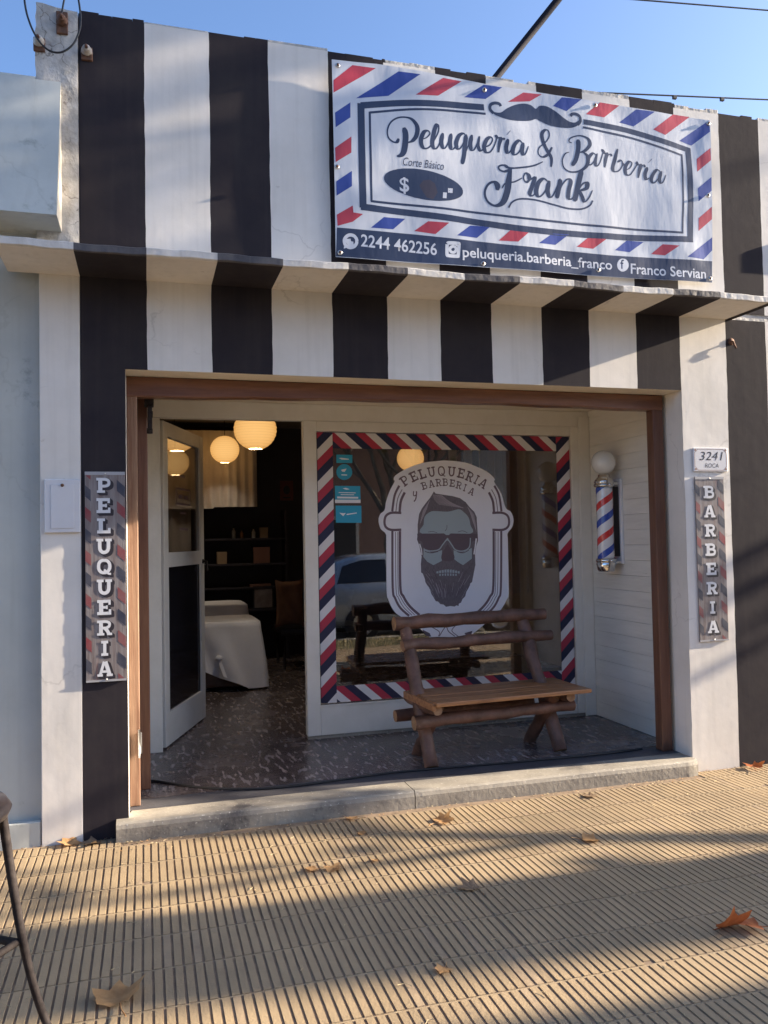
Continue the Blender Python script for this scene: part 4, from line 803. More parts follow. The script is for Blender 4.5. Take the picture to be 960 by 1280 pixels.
# ------------------------------------------------------------------ barber pole on the side wall
t = tag(empty('barber_pole', (3.47, .94, 1.27)), 'glass barber pole with red and blue spiral and white globe on the boarded side wall', 'barber pole')
def L3(mb, prof, z, m, n=36): mb.lathe([(r_, h_) for r_, h_ in prof], (0, 0, z), m, n)
mb = MB(); L3(mb, [(.0, 0), (.062, 0), (.064, .02), (.064, .55), (.062, .57), (0, .57)], .14, POLE['white'])
mb.build('pole_tube', t)
mb = MB()
for m_, ph in (('red', 0), ('blue', math.pi)):
    rows = []
    turns = 1.72; N_ = 90
    for k in range(N_ + 1):
        pass
    H0, H1 = .145, .705; hw = .028; lead = .27
    # helical band: height = phase + angle*lead/2pi ; rendered as clipped strips
    A = 72
    for q in range(A):
        a0, a1 = q * math.tau / A, (q + 1) * math.tau / A
        for k in range(-2, 5):
            def zz(a, s): return H0 + k * lead + (a + ph) / math.tau * lead + s * hw
            za0, za1, zb0, zb1 = zz(a0, -1), zz(a1, -1), zz(a0, 1), zz(a1, 1)
            c4 = [max(H0, min(H1, v)) for v in (za0, za1, zb1, zb0)]
            if c4[2] - c4[1] < 1e-4 and c4[3] - c4[0] < 1e-4: continue
            rr2 = .0652
            mb.face([(rr2 * math.cos(a0), rr2 * math.sin(a0), c4[0]), (rr2 * math.cos(a1), rr2 * math.sin(a1), c4[1]), (rr2 * math.cos(a1), rr2 * math.sin(a1), c4[2]), (rr2 * math.cos(a0), rr2 * math.sin(a0), c4[3])], POLE[m_], True)
mb.build('spiral_stripes', t)
for z0, s, nm in ((.705, 1, 'chrome_cap'), (.145, -1, 'chrome_cap')):
    mb = MB()
    pr = [(0, 0), (.078, 0), (.081, .012), (.081, .022), (.074, .026), (.074, .034), (.078, .040), (.070, .058), (.055, .076), (.046, .084), (.046, .098), (.040, .104), (.034, .106), (.034, .118), (0, .118)]
    if s < 0: pr = [(0, 0), (.078, 0), (.081, .012), (.081, .022), (.074, .026), (.074, .034), (.078, .040), (.074, .062), (.066, .090), (.060, .100), (.0, .104)]
    L3(mb, [(a, b * s) for a, b in pr], z0, CHROME)
    mb.build(nm, t)
    mb = MB()
    mb.box((.05, -.035, z0 - .012 + s * .03), (.13, .035, z0 + .012 + s * .03), CHROME, .004)
    for yy in (-.085, .085):
        mb.lathe([(0, 0), (.010, .0), (.014, .006), (.014, .016), (.008, .022), (0, .022)], (0, yy * 1.0, z0 + s * .016 - .01), CHROME, 12)
    mb.tube([(0, -.085, z0 + s * .016), (0, .085, z0 + s * .016)], .005, CHROME)
    mb.build('bracket_arm', t)
mb = MB()
mb.lathe([(.095 * math.sin(a * math.pi / 18), -.095 * math.cos(a * math.pi / 18)) for a in range(19)], (0, 0, .902), GLOBE, 36); mb.build('globe', t)
mb = MB(); mb.box((.108, -.055, .10), (.133, .055, .77), POLE['white'], .006); mb.box((.098, -.035, .16), (.1075, .035, .71), PLAST, .003); mb.build('back_plate', t)

# ------------------------------------------------------------------ log bench
t = tag(empty('log_bench', (1.785, .375, FL), R(4)), 'rustic log bench with plank seat standing in front of the shop window', 'bench')
def log(name, a, b, r0_, r1_, mm=LOG):
    mb = MB(); a = Vector(a); b = Vector(b); n = 9
    pts = [a.lerp(b, k / n) + Vector((rnd.uniform(-.005, .005), rnd.uniform(-.005, .005), rnd.uniform(-.007, .007))) for k in range(n + 1)]
    rad = [1.12 * (r0_ + (r1_ - r0_) * k / n) * rnd.uniform(.90, 1.09) for k in range(n + 1)]
    rad[0] *= .93; rad[-1] *= .93
    mb.tube(pts, rad, mm, 14, capm=LOGEND, wob=.05); return mb.build(name, t)
for x in (.0, .985):
    log('upright', (x, .0, .0), (x + .01 - .05 * (x > .5), .46, .93), .046, .040)
    log('leg', (x + .045 - .1 * (x > .5), .34, .0), (x + .045 - .1 * (x > .5), -.03, .40), .040, .038)
log('back_rail', (-.08, .43, .905), (1.13, .42, .915), .045, .040); log('back_rail', (-.05, .355, .755), (1.145, .345, .768), .040, .036)
log('stretcher', (-.115, -.005, .300), (1.09, -.01, .315), .040, .036); log('stretcher', (-.16, .22, .300), (.90, .23, .31), .036, .034)
log('seat_bearer', (.0, -.12, .385), (.0, .40, .385), .03, .03); log('seat_bearer', (1.02, -.10, .385), (1.02, .42, .385), .034, .034)
for k in range(4):
    mb = MB(); y0 = -.165 + k * .130
    x0, x1 = -.02 + rnd.uniform(-.008, .008), 1.150 + rnd.uniform(-.015, .012)
    mb.box((x0, y0, .418), (x1, y0 + .124, .446 + rnd.uniform(-.001, .001)), SEATW, .006); mb.build('seat_plank', t)
mb = MB(); mb.box((-.045, -.15, .392), (-.021, .36, .440), SEATW, .005); mb.build('seat_end_board', t)

# ------------------------------------------------------------------ stool at the left edge
t = tag(empty('iron_bar_stool', (-.66, -1.86, 0)), 'dark iron bar stool cut off by the left edge of the picture', 'stool')
mb = MB(); mb.lathe([(0, .725), (.19, .725), (.228, .735), (.238, .758), (.222, .782), (.12, .795), (0, .797)], (0, 0, 0), DKLEATH, 36); mb.build('seat', t)
for q, (dx, dy) in enumerate(((1, .18), (-.18, 1), (-1, -.18), (.18, -1))):
    mb = MB(); pts = []
    for k in range(12):
        s = k / 11; rr_ = .203 + .095 * s + .045 * s ** 4; pts.append((dx * rr_, dy * rr_, .745 * (1 - s)))
    mb.tube(pts, [.013 + .002 * (1 - k / 11) for k in range(12)], IRON, 12); mb.build('leg', t)
mb = MB(); 
rr_ = .245
for (ax, ay), (bx, by) in (((1, .18), (-.18, 1)), ((-.18, 1), (-1, -.18)), ((-1, -.18), (.18, -1)), ((.18, -1), (1, .18))):
    mb = MB(); mb.tube([(ax * rr_, ay * rr_, .310), (bx * rr_, by * rr_, .310)], .013, IRON, 10); mb.build('footrest_bar', t)

# ------------------------------------------------------------------ wall insulators, wires, rod, cables
for k, (x, y, z, lab) in enumerate(((-.535, -.02, 4.351, 'rusty insulator on the left side of the weathered pier'), (-.417, -.02, 4.486, 'rusty bracket insulator at the top of the weathered pier'), (-.290, -.006, 4.344, 'corroded insulator bolt on the first black stripe near the roof'))):
    t = tag(empty('wall_insulator', (x, y, z)), lab, 'insulator')
    mb = MB(); mb.lathe([(0, -.055), (.014, -.053), (.022, -.044), (.014, -.036), (.026, -.026), (.030, -.018), (.018, -.012), (.032, 0.0)], (0, 0, 0), CERAM if k != 1 else RUST, 20, 'y'); mb.build('insulator_body', t)
    mb = MB(); mb.lathe([(0, -.075), (.008, -.074), (.009, -.05)], (0, 0, 0), RUST, 10, 'y'); mb.build('fixing_bolt', t); mb = MB(); mb.box((-.03, -.008, -.045 - .02 * (k == 1)), (.03, .012, .03 + .03 * (k == 1)), RUST, .004); mb.build('wall_plate', t)
mb = MB()
loop = [(-.62, -.02, 5.2), (-.615, -.03, 4.75), (-.602, -.06, 4.54), (-.575, -.08, 4.42), (-.535, -.085, 4.335), (-.49, -.085, 4.288), (-.445, -.085, 4.275), (-.40, -.085, 4.29), (-.355, -.08, 4.34), (-.325, -.07, 4.42), (-.318, -.06, 4.50), (-.330, -.04, 4.62), (-.37, -.02, 4.85), (-.40, -.01, 5.2)]
q = []
for i in range(len(loop) - 1):
    a0 = loop[max(i - 1, 0)]; a1, a2 = loop[i], loop[i + 1]; a3 = loop[min(i + 2, len(loop) - 1)]
    for s in range(6):
        tt = s / 6; q.append(tuple(.5 * (2 * a1[j] + (a2[j] - a0[j]) * tt + (2 * a0[j] - 5 * a1[j] + 4 * a2[j] - a3[j]) * tt ** 2 + (3 * a1[j] - a0[j] - 3 * a2[j] + a3[j]) * tt ** 3) for j in range(3)))
q.append(loop[-1]); mb.tube(q, .0055, CABLE, 8)
tag(mb.build('drop_wire'), 'black wire looping under the insulators on the weathered pier', 'wire')
mb = MB(); mb.tube([(-.417, -.07, 4.49), (-.405, -.075, 4.56), (-.385, -.06, 4.68), (-.37, -.05, 5.2)], .005, CABLE, 8)
tag(mb.build('drop_wire'), 'short black wire rising from the topmost insulator', 'wire')
mb = MB(); d = Vector((2.819 - 2.283, 0, 5.369 - 4.681)); a = Vector((2.283, .3, 4.681)) - d * .35; a.z = max(a.z, 3.6); 
mb.tube([Vector((2.283, .3, 4.681)) - d * 1.5, Vector((2.283, .3, 4.681)) + d * 3.2], .026, ROD, 12); mb.box((1.40, .25, 3.6), (1.56, .36, 3.66), IRON, .005)
tag(mb.build('slanting_roof_pole'), 'dark metal pole slanting up to the right behind the banner', 'pole')
def cable(A, Bp, sag, r_, lab, beads=0):
    mb = MB(); n = 40; A = Vector(A); Bp = Vector(Bp)
    pts = [A.lerp(Bp, k / n) - Vector((0, 0, sag * 4 * (k / n) * (1 - k / n))) for k in range(n + 1)]
    mb.tube(pts, r_, CABLE, 8)
    for b_ in beads or (): p = A.lerp(Bp, b_) - Vector((0, 0, sag * 4 * b_ * (1 - b_))); mb.box(tuple(p - Vector((.03, .02, .05))), tuple(p + Vector((.03, .02, .0))), CABLE)
    tag(mb.build('overhead_cable'), lab, 'cable', None)
cable((3.4, 7.2, 10.305), (21.4, 7.2, 12.05), .0, .013, 'thin overhead cable in the top right corner of the sky', ())
cable((5.6, 5.8, 8.075), (20, 5.8, 9.50), .0, .012, 'overhead cable running just above the right end of the banner', (.155, .215))

mb = MB(); mb.tube([(5.02, .25, 3.7), (5.02, .25, 5.75)], .03, ROD, 10); mb.tube([(5.02, .25, 5.51), (5.02, -.40, 5.51)], .016, ROD, 8)
tag(mb.build('roof_mast'), 'metal mast on the roof edge of the adjoining house holding the thick cable', 'mast')
mb = MB(); mb.tube([(5.02, -.38, 5.525), (8.65, -.81, 6.868), (16.0, -1.68, 9.59)], .028, CABLE, 8)
tag(mb.build('overhead_cable'), 'thick cable rising from the roof mast of the adjoining house', 'cable')
# small hook on the black stripe right
mb = MB(); mb.tube([(3.93, .0, 2.93), (3.93, -.022, 2.925), (3.935, -.026, 2.90), (3.95, -.024, 2.88)], .007, RUST, 8); mb.lathe([(0, -.008), (.022, -.006), (.026, .0)], (3.93, -.001, 2.93), RUST, 12, 'y')
tag(mb.build('wall_hook'), 'small rusty wall hook under the right end of the ledge', 'hook')
# cord on the floor
mb = MB()
pp = [(-.01, .62, .30), (-.005, .64, .112), (.03, .66, .108), (.10, .60, .107), (.26, .45, .107), (.45, .335, .107), (.67, .26, .107), (.90, .25, .107), (1.12, .275, .107), (1.5, .318, .107), (2.08, .29, .107), (2.6, .262, .107), (2.99, .255, .107), (3.36, .285, .107)]
q = []
for i in range(len(pp) - 1):
    a0 = pp[max(i - 1, 0)]; a1, a2 = pp[i], pp[i + 1]; a3 = pp[min(i + 2, len(pp) - 1)]
    for s in range(5):
        tt = s / 5; q.append(tuple(.5 * (2 * a1[j] + (a2[j] - a0[j]) * tt + (2 * a0[j] - 5 * a1[j] + 4 * a2[j] - a3[j]) * tt ** 2 + (3 * a1[j] - a0[j] - 3 * a2[j] + a3[j]) * tt ** 3) for j in range(3)))
mb.tube(q, .0075, CABLE, 8)
tag(mb.build('floor_cable'), 'black cable lying along the edge of the entrance floor', 'cable')

# ------------------------------------------------------------------ inside the shop
def lantern(x, y, z, r_, lab):
    t = tag(empty('paper_lantern', (x, y, z)), lab, 'lantern', 'round paper lanterns hanging in the shop')
    mb = MB(); mb.lathe([(r_ * math.sin(a * math.pi / 30) * (1 - .022 * (a % 2)), -r_ * .95 * math.cos(a * math.pi / 30)) for a in range(3, 31)], (0, 0, 0), LANT, 36); mb.build('lantern_shade', t)
    li = bpy.data.lights.new('lantern_bulb', 'POINT'); li.energy = 9 if y < 4 else 2.5; li.color = (1, .86, .70); li.shadow_soft_size = .03
    lo_ = bpy.data.objects.new('lantern_bulb', li); col.objects.link(lo_); lo_.parent = t; lo_.location = (0, 0, -r_ * .42)
    mb = MB(); mb.tube([(0, 0, r_ * .9), (0, 0, 3.10 - z)], .004, CABLE, 6); mb.tube([(r_ * .22 * math.cos(a), r_ * .22 * math.sin(a), r_ * .93) for a in [k * math.tau / 16 for k in range(17)]], .004, IRON, 6); mb.build('lantern_cord', t)

lantern(.981, 2.8, 2.633, .198, 'largest lit paper lantern, cut by the top of the doorway')
lantern(.925, 5.2, 2.712, .175, 'lit paper lantern at the middle of the doorway, in front of the beige curtain')
lantern(.345, 5.2, 2.553, .165, 'lit paper lantern seen through the glass of the open door')
lantern(3.269, 5.2, 2.628, .175, 'lit paper lantern seen through the shop window above the logo')
mb = MB()
rows = []
for k in range(70):
    x = -.3 + (1.345 + .3) * k / 69
    o_ = .018 * math.sin(x * 62) + .012 * math.sin(x * 23)
    rows.append([(x, 5.5 + o_ * s, z) for s, z in ((.4, 2.98), (.6, 2.7), (.9, 2.4), (1, 2.1), (1, 2.035 - .02 * (x < .8)))])
mb.grid(rows, CURT, True); mb.grid([[(p[0], p[1] + .004, p[2]) for p in rr_] for rr_ in rows][::-1], CURT, True)
tag(mb.build('hanging_curtain'), 'beige pleated curtain hanging at the back of the shop left of the poster', 'curtain')
mb = MB(); rows = []  # added curtain, replaces the pale reflection in the upper door pane
for k in range(60):
    x = -.58 + 1.12 * k / 59; o_ = .02 * math.sin(x * 55) + .01 * math.sin(x * 19)
    rows.append([(x, 5.62 + o_ * s, z) for s, z in ((.4, 3.0), (.6, 2.6), (.9, 2.0), (1, 1.4), (1, .95))])
mb.grid(rows, CURT, True); mb.grid([[(p[0], p[1] + .004, p[2]) for p in rr_] for rr_ in rows][::-1], CURT, True)
tag(mb.build('hanging_curtain'), 'beige curtain added behind the open door, standing in for the reflection in its upper glass', 'curtain')
t = tag(empty('wall_poster', (1.806, 6.04, 2.137)), 'small red and black poster on the dark back wall', 'poster')
mb = MB(); mb.box((-.088, -.006, 0), (.088, .004, .263), mat('poster_red', (.20, .05, .045), .6, c2=(.14, .035, .03), scale=9)); mb.build('poster_sheet', t)
mb = MB(); mb.face([(.045 * math.cos(a), -.008, .14 + .06 * math.sin(a)) for a in [k * math.tau / 14 for k in range(14)]], PLAST); mb.box((-.05, -.0085, .03), (.05, -.007, .05), PLAST); mb.build('poster_print', t)
# sheet-draped armchair
def drape(name, lab, x0, x1, y0, y1, h, base=.22, tail=True):
    t = tag(empty(name, ((x0 + x1) / 2, (y0 + y1) / 2, FL)), lab, 'armchair')
    cx, cy = (x0 + x1) / 2, (y0 + y1) / 2; hx, hy = (x1 - x0) / 2, (y1 - y0) / 2
    mb = MB(); mb.box((-hx + .05, -hy + .06, .03), (hx - .06, hy - .05, h - .12), BROWNU, .05); mb.build('upholstered_body', t)
    mb = MB(); n = 96; rows = []
    for k in range(n):
        a = k * math.tau / n
        ca, sa = math.cos(a), math.sin(a)
        sq = 1 / max(abs(ca), abs(sa)); s_ = (abs(ca) ** 9 + abs(sa) ** 9) ** (-1 / 9)
        ring = []
        low = base + .05 * math.sin(a * 2 + 1)
        if tail:
            dd_ = abs((a + math.radians(34) + math.pi) % math.tau - math.pi); low = .03 + .27 * min(1, max(0, (dd_ - .30) / .75)) ** 1.3 + .012 * math.sin(a * 9)
        low = max(.015, low)
        for j in range(22):
            v = j / 21
            if j < 6: rr_ = s_ * (j / 5) * .955; z = h - .004 * math.sin(a * 4) ; z += .012 * math.sin(a * 3) * v
            else:
                q_ = (j - 6) / 15; z = h - .02 - (h - .02 - low) * q_; rr_ = s_ * (1.0 + .05 * q_ + (.10 * q_ ** .7 * math.sin(a * 13 + 7 * q_ * math.sin(a + .6) + 1.6 * math.sin(a * 3)) + .012 * math.sin(a * 31) * q_) + .05 * q_ * math.sin(a * 7 + 2))
            ring.append((hx * rr_ * ca, hy * rr_ * sa, z))
        rows.append(ring)
    mb.grid(rows, SHEET, True, closeu=True); mb.build('white_sheet', t)
    return t
t = drape('draped_armchair', 'armchair covered with a white sheet knotted at the corner, just inside the doorway', -.15, 1.13, 3.62, 4.35, .70)
mb = MB(); mb.lathe([(.035 * math.sin(a * math.pi / 8), -.03 * math.cos(a * math.pi / 8)) for a in range(9)], (.20 - .0, -.40, .345), SHEET, 14)
mb.grid([[(.20 + .015 * k + sgn * .02, -.405 - .01 * k, .34 - .045 * k - .01 * sgn) for k in range(5)] for sgn in (-1, 0, 1)], SHEET, True)
mb.build('sheet_knot', t)
drape('draped_armchair', 'second sheet-covered armchair half hidden behind the first one', -.15, 1.12, 4.65, 5.25, .80, base=.2, tail=False)
t = tag(empty('tan_cushion', (1.62, 4.85, .60)), 'upright tan cushion leaning beside the doorway edge on a dark seat', 'cushion')
mb = MB(); N_ = 22; rows = []
for i in range(N_ + 1):
    rr_ = []
    for j in range(N_ + 1):
        a, b = i / N_ * 2 - 1, j / N_ * 2 - 1
        pin = 1 - .10 * (1 - a * a) - .0; pin2 = 1 - .10 * (1 - b * b)
        th = .085 * ((1 - a ** 4) * (1 - b ** 4)) ** .5
        rr_.append((a * .17 * (pin2 if True else 1), -th + .01 * math.sin(a * 5 + b * 4), .27 + b * .28 * pin))
    rows.append(rr_)
mb.grid(rows, KRAFT, True); mb.grid([[(p[0], -p[1] * .8, p[2]) for p in rr_] for rr_ in rows][::-1], KRAFT, True); o = mb.build('cushion_cover', t)
t = tag(empty('waiting_bench', (1.95, 5.05, FL)), 'dark waiting bench under the tan cushion', 'bench')
mb = MB(); mb.box((-.45, -.28, .40), (.55, .35, .48), DKLEATH, .02); mb.build('seat', t)
for sx in (-.4, .5):
    for sy in (-.22, .28): mb = MB(); mb.tube([(sx, sy, .0), (sx, sy, .40)], .018, IRON); mb.build('leg', t)
t = tag(empty('back_counter', (.9, 5.8, FL)), 'dark shelf unit against the back wall of the shop', 'shelf unit')
for sx in (-.9, .82): mb = MB(); mb.box((sx, -.12, 0), (sx + .04, .2, 1.9), INBLK); mb.build('side_panel', t)
for z in (.62, .90, 1.20, 1.52): mb = MB(); mb.box((-.855, -.12, z), (.815, .2, z + .025), INBLK, .003); mb.build('shelf', t)
OB = mat('amber_bottle', (.30, .14, .06), .2, coat=.5); OC = mat('pale_box_card', (.34, .24, .15), .7); OG = mat('silver_tin', (.5, .5, .48), .3, .7); PK = mat('dusty_pink_box', (.26, .13, .10), .7)
for k, (x, z, h_, m_, lab) in enumerate(((.17, 1.545, .15, OG, 'tall pale bottle at the left of the top shelf'), (.27, 1.545, .11, OB, 'amber bottle between the tall and the white one'), (.42, 1.545, .13, OG, 'short silvery bottle right of the amber bottle'))):
    t = tag(empty('bottle', (.9 + x, 5.72, FL + z)), lab, 'bottle', 'bottles on the top shelf')
    mb = MB(); mb.lathe([(0, 0), (.022, 0), (.024, .01), (.024, h_ * .6), (.010, h_ * .75), (.010, h_)], (0, 0, 0), m_, 16); mb.build('bottle_body', t)
    mb = MB(); mb.lathe([(.012, h_ * .88), (.013, h_), (0, h_ + .004)], (0, 0, 0), PLAST, 12); mb.build('cap', t)
for x, z, w_, h_, m_, lab in ((.55, 1.545, .10, .13, OC, 'small tan box at the right end of the top shelf'), (.02, 1.225, .12, .15, OC, 'tan box at the left of the middle shelf'), (.52, 1.225, .20, .20, PK, 'dusty pink box at the right of the middle shelf'), (.50, .925, .26, .03, PK, 'flat pink box on the third shelf')):
    mb = MB(); mb.box((-w_ / 2, -.05, 0), (w_ / 2, .05, h_), m_, .004); mb.box((-w_ / 2 - .002, -.052, h_ * .8), (w_ / 2 + .002, .052, h_ + .003), m_, .002)
    o = tag(mb.build('storage_box'), lab, 'box'); o.location = (.9 + x, 5.74, FL + z)
t = tag(empty('framed_picture', (1.43, 5.70, .745)), 'small framed grey picture on the lowest shelf beside the cushion', 'picture')
mb = MB(); mb.box((-.13, -.012, 0), (.13, .012, .29), PLAST, .003); mb.build('picture_frame', t)
mb = MB(); mb.box((-.112, -.0135, .018), (.112, -.0125, .272), mat('picture_print', (.36, .31, .31), .4, c2=(.16, .13, .13), scale=7)); mb.build('print', t)

# ------------------------------------------------------------------ fallen leaves, one by one
def leaf_mesh(seed, size, m):
    rr = random.Random(seed); mb = MB()
    tips = [(-105, .62), (-74, .50), (-50, .88), (-24, .60), (0, 1.0), (24, .60), (50, .88), (74, .50), (105, .62), (140, .36), (180, .20), (220, .36)]
    out_ = []
    for a, l_ in tips:
        a2 = R(a + rr.uniform(-5, 5)); l2 = l_ * rr.uniform(.85, 1.12); out_.append((math.sin(a2) * l2, math.cos(a2) * l2))
    full = []
    for i in range(len(out_)):
        a, b = out_[i], out_[(i + 1) % len(out_)]
        full.append(a); mx, mz = (a[0] + b[0]) / 2, (a[1] + b[1]) / 2
        full.append((mx * rr.uniform(.88, 1.04), mz * rr.uniform(.88, 1.04)))
    ca, cb, ph = rr.uniform(.25, .60), rr.uniform(-.1, .3), rr.uniform(0, 6)
    def P(x, y): 
        q = math.hypot(x, y); an = math.atan2(y, x)
        return (x * size, y * size, size * (.07 + ca * q * q * (.55 + .45 * math.sin(an * 2 + ph)) + cb * .3 * q * math.sin(an * 3 + ph) + .03 * math.sin(an * 9) * q))
    n = len(full)
    for frac0, frac1 in ((0, .35), (.35, .7), (.7, 1.0)):
        for i in range(n):
            a, b = full[i], full[(i + 1) % n]
            if frac0 == 0: mb.face([P(0, 0), P(a[0] * frac1, a[1] * frac1), P(b[0] * frac1, b[1] * frac1)], m, True)
            else: mb.face([P(a[0] * frac0, a[1] * frac0), P(a[0] * frac1, a[1] * frac1), P(b[0] * frac1, b[1] * frac1), P(b[0] * frac0, b[1] * frac0)], m, True)
    mb.tube([(0, -.1 * size, .05 * size), (.02 * size, -.5 * size, .03 * size), (.10 * size, -.95 * size, .05 * size)], [.010 * size * 2, .010 * size * 1.6, .010 * size * 2.2], m, 5)
    return mb
LV = [(-.395, -.045, .075, LEAFD, 40, 'curled tan leaf at the foot of the white pillar'), (-.27, -.06, .07, LEAFG, 130, 'brown leaf on the ground below the black stripe'),
 (1.13, -.15, .062, LEAFD, 60, 'tan leaf touching the doorstep'), (1.115, -.40, .036, LEAFD, 10, 'small tan leaf scrap just in front of the leaf at the doorstep'),
 (1.085, -.78, .032, LEAFD, 80, 'tiny tan leaf scrap right of the pair of crumpled leaves'), (1.58, -.36, .085, LEAFD, 290, 'pale leaf below the crack in the doorstep'),
 (.86, -.80, .062, LEAFD, 200, 'crumpled tan leaf, right one of the touching pair'), (.77, -.785, .05, LEAFD, 100, 'smaller crumpled leaf, left one of the touching pair'),
 (1.41, -1.24, .07, LEAFG, 20, 'greyish leaf lying in the broad shadow band'), (2.205, -.87, .072, LEAFD, 250, 'tan leaf alone on the tiles below the right part of the step'),
 (2.59, -.25, .06, LEAFG, 330, 'dull leaf near the right part of the doorstep'), (-.10, -1.70, .115, LEAFD, 5, 'large tan leaf at the bottom left, nearest the stool'),
 (1.045, -1.85, .045, LEAFD, 140, 'small folded leaf near the bottom centre'), (2.22, -1.93, .10, LEAFO, 220, 'bright red-orange leaf standing up at the bottom right'),
 (2.335, -1.955, .075, LEAFO, 70, 'orange leaf touching the red-orange leaf at the right edge'),
 (3.92, -.10, .085, LEAFO, 320, 'orange leaf against the black stripe at the far right')]
for i, (x, y, s, m_, a, lab) in enumerate(LV):
    o = leaf_mesh(i + 11, s * 1.18, m_).build('fallen_leaf'); o.location = (x, y, .004 + (.012 if m_ == LEAFO else 0)); o.rotation_euler = (R(rnd.uniform(-9, 9)) + (R(24) if i == 13 else 0), R(rnd.uniform(-9, 9)) - (R(20) if i == 13 else 0), R(a))
    tag(o, lab, 'leaf', 'fallen leaves on the tiles')
mb = MB()
for i in range(150):
    x, y = rnd.uniform(-.8, 3.6), rnd.uniform(-2.6, -.1); a = rnd.uniform(0, 6.28); l_ = rnd.uniform(.006, .022) * (1.6 if rnd.random() < .12 else 1)
    p = [(x + math.cos(a + .5 * k) * l_ * k, y + math.sin(a + .5 * k) * l_ * k, .006 + .002 * (k == 1)) for k in range(3)]
    mb.tube(p, .0011, STRAW, 4)
for i in range(420):
    x = rnd.uniform(-.8, 4.4); y = -.095 - abs(rnd.gauss(0, .05)) if x < 3.5 else -.01 - abs(rnd.gauss(0, .05))
    if x < -.17: y += .09
    s_ = rnd.uniform(.002, .009); a = rnd.uniform(0, 6.28); z = .004 + rnd.uniform(0, .003)
    mb.face([(x + s_ * math.cos(a + q) * (1 if q % 2 else .6), y + s_ * math.sin(a + q), z + rnd.uniform(0, .003)) for q in (0, 1.5, 3.1, 4.6)], rnd.choice((STRAW, LEAFG, LEAFD, SOIL)))
tag(mb.build('leaf_litter'), 'fine straw and leaf crumbs scattered on the ribbed tiles', 'litter', kind='stuff')

# ------------------------------------------------------------------ street trees (out of frame, they shade the pavement and front)
def tree(x, y, seed, lab, h=9, r0_=.30, crown=3.0, limbs=(), leaves=2200, fork=5.0, lsize=.11, lean=(0, 0)):
    rr = random.Random(seed)
    t = tag(empty('plane_tree', (x, y, -.02)), lab, 'tree', 'plane trees along the street')
    mb = MB(); tips = []
    tr = [Vector((lean[0] * k / 8 + rr.uniform(-.04, .04) * (k > 0), lean[1] * k / 8 + rr.uniform(-.04, .04) * (k > 0), fork * k / 8)) for k in range(9)]
    mb.tube(tr, [r0_ * (1.25 if k == 0 else 1.0) * (1 - .035 * k) for k in range(9)], BARK, 14, wob=.05)
    def br(p, d, l_, r_, lv):
        pts = [p]; q = p.copy(); dd = d.normalized()
        for k in range(5):
            dd = (dd + Vector((rr.uniform(-.2, .2), rr.uniform(-.2, .2), rr.uniform(-.02, .18)))).normalized(); q = q + dd * l_ / 5; pts.append(q.copy())
        mb.tube(pts, [r_ * (1 - .11 * k) for k in range(6)], BARK, 8)
        if lv == 0: tips.extend(pts[2:]); return
        if lv == 1: tips.append(pts[-1])
        for k in range(4 if lv > 1 else 3):
            a = rr.uniform(0, 6.28); b = pts[rr.choice((3, 4, 5))]
            nd = (dd * .8 + Vector((math.cos(a), math.sin(a), rr.uniform(-.1, .5))) * .8); br(b, nd, l_ * .68, r_ * .5, lv - 1)
    top = tr[-1]
    for k in range(5):
        a = k * math.tau / 5 + rr.uniform(-.3, .3); br(top - Vector((0, 0, rr.uniform(0, .8))), Vector((math.cos(a) * .55, math.sin(a) * .55, .9)), (h - fork) * .55, r0_ * .42, 2)
    for (z, dx, dy, dz, l_, r_) in limbs: br(Vector((0, 0, z)), Vector((dx, dy, dz)), l_, r_, 1)
    mb.build('trunk', t)
    mb = MB()
    for i in range(leaves):
        c_ = rr.choice(tips) + Vector((rr.gauss(0, .28), rr.gauss(0, .28), rr.gauss(0, .24)))
        s = lsize * rr.uniform(.6, 1.25); n_ = Vector((rr.gauss(0, 1), rr.gauss(0, 1), rr.gauss(0, 1))).normalized(); a_ = n_.orthogonal().normalized(); b_ = n_.cross(a_)
        mb.face([c_ - a_ * s, c_ - b_ * s * .6 + a_ * s * .2, c_ + a_ * s, c_ + b_ * s * .7], CROWN)
    mb.build('crown', t)
tree(13, -2.50, 3, 'tall plane tree on the pavement to the right, shading the tiles', h=11.5, r0_=.38, fork=6.6, limbs=((2.7, -.2, .75, .75, 2.0, .10),), leaves=1500)
tree(14.5, -3.72, 5, 'plane tree by the kerb farther right along the street', h=10.5, r0_=.44, fork=6.2, leaves=1300)
tree(20.5, -3.35, 21, 'tallest plane tree, farthest right along the pavement', h=11.2, r0_=.34, fork=8.6, leaves=420)
tree(6.2, -13.0, 9, 'plane tree with leaning trunk before the opposite houses', h=7, r0_=.22, fork=2.4, leaves=2600, lsize=.13)
tree(-1.5, -14.4, 12, 'bushy plane tree across the street near the ochre house', h=7.5, r0_=.24, fork=2.6, leaves=2600, lsize=.13)
tree(13.5, -13.8, 14, 'plane tree across the street near the grey house', h=8, r0_=.24, fork=2.8, leaves=2600, lsize=.13)

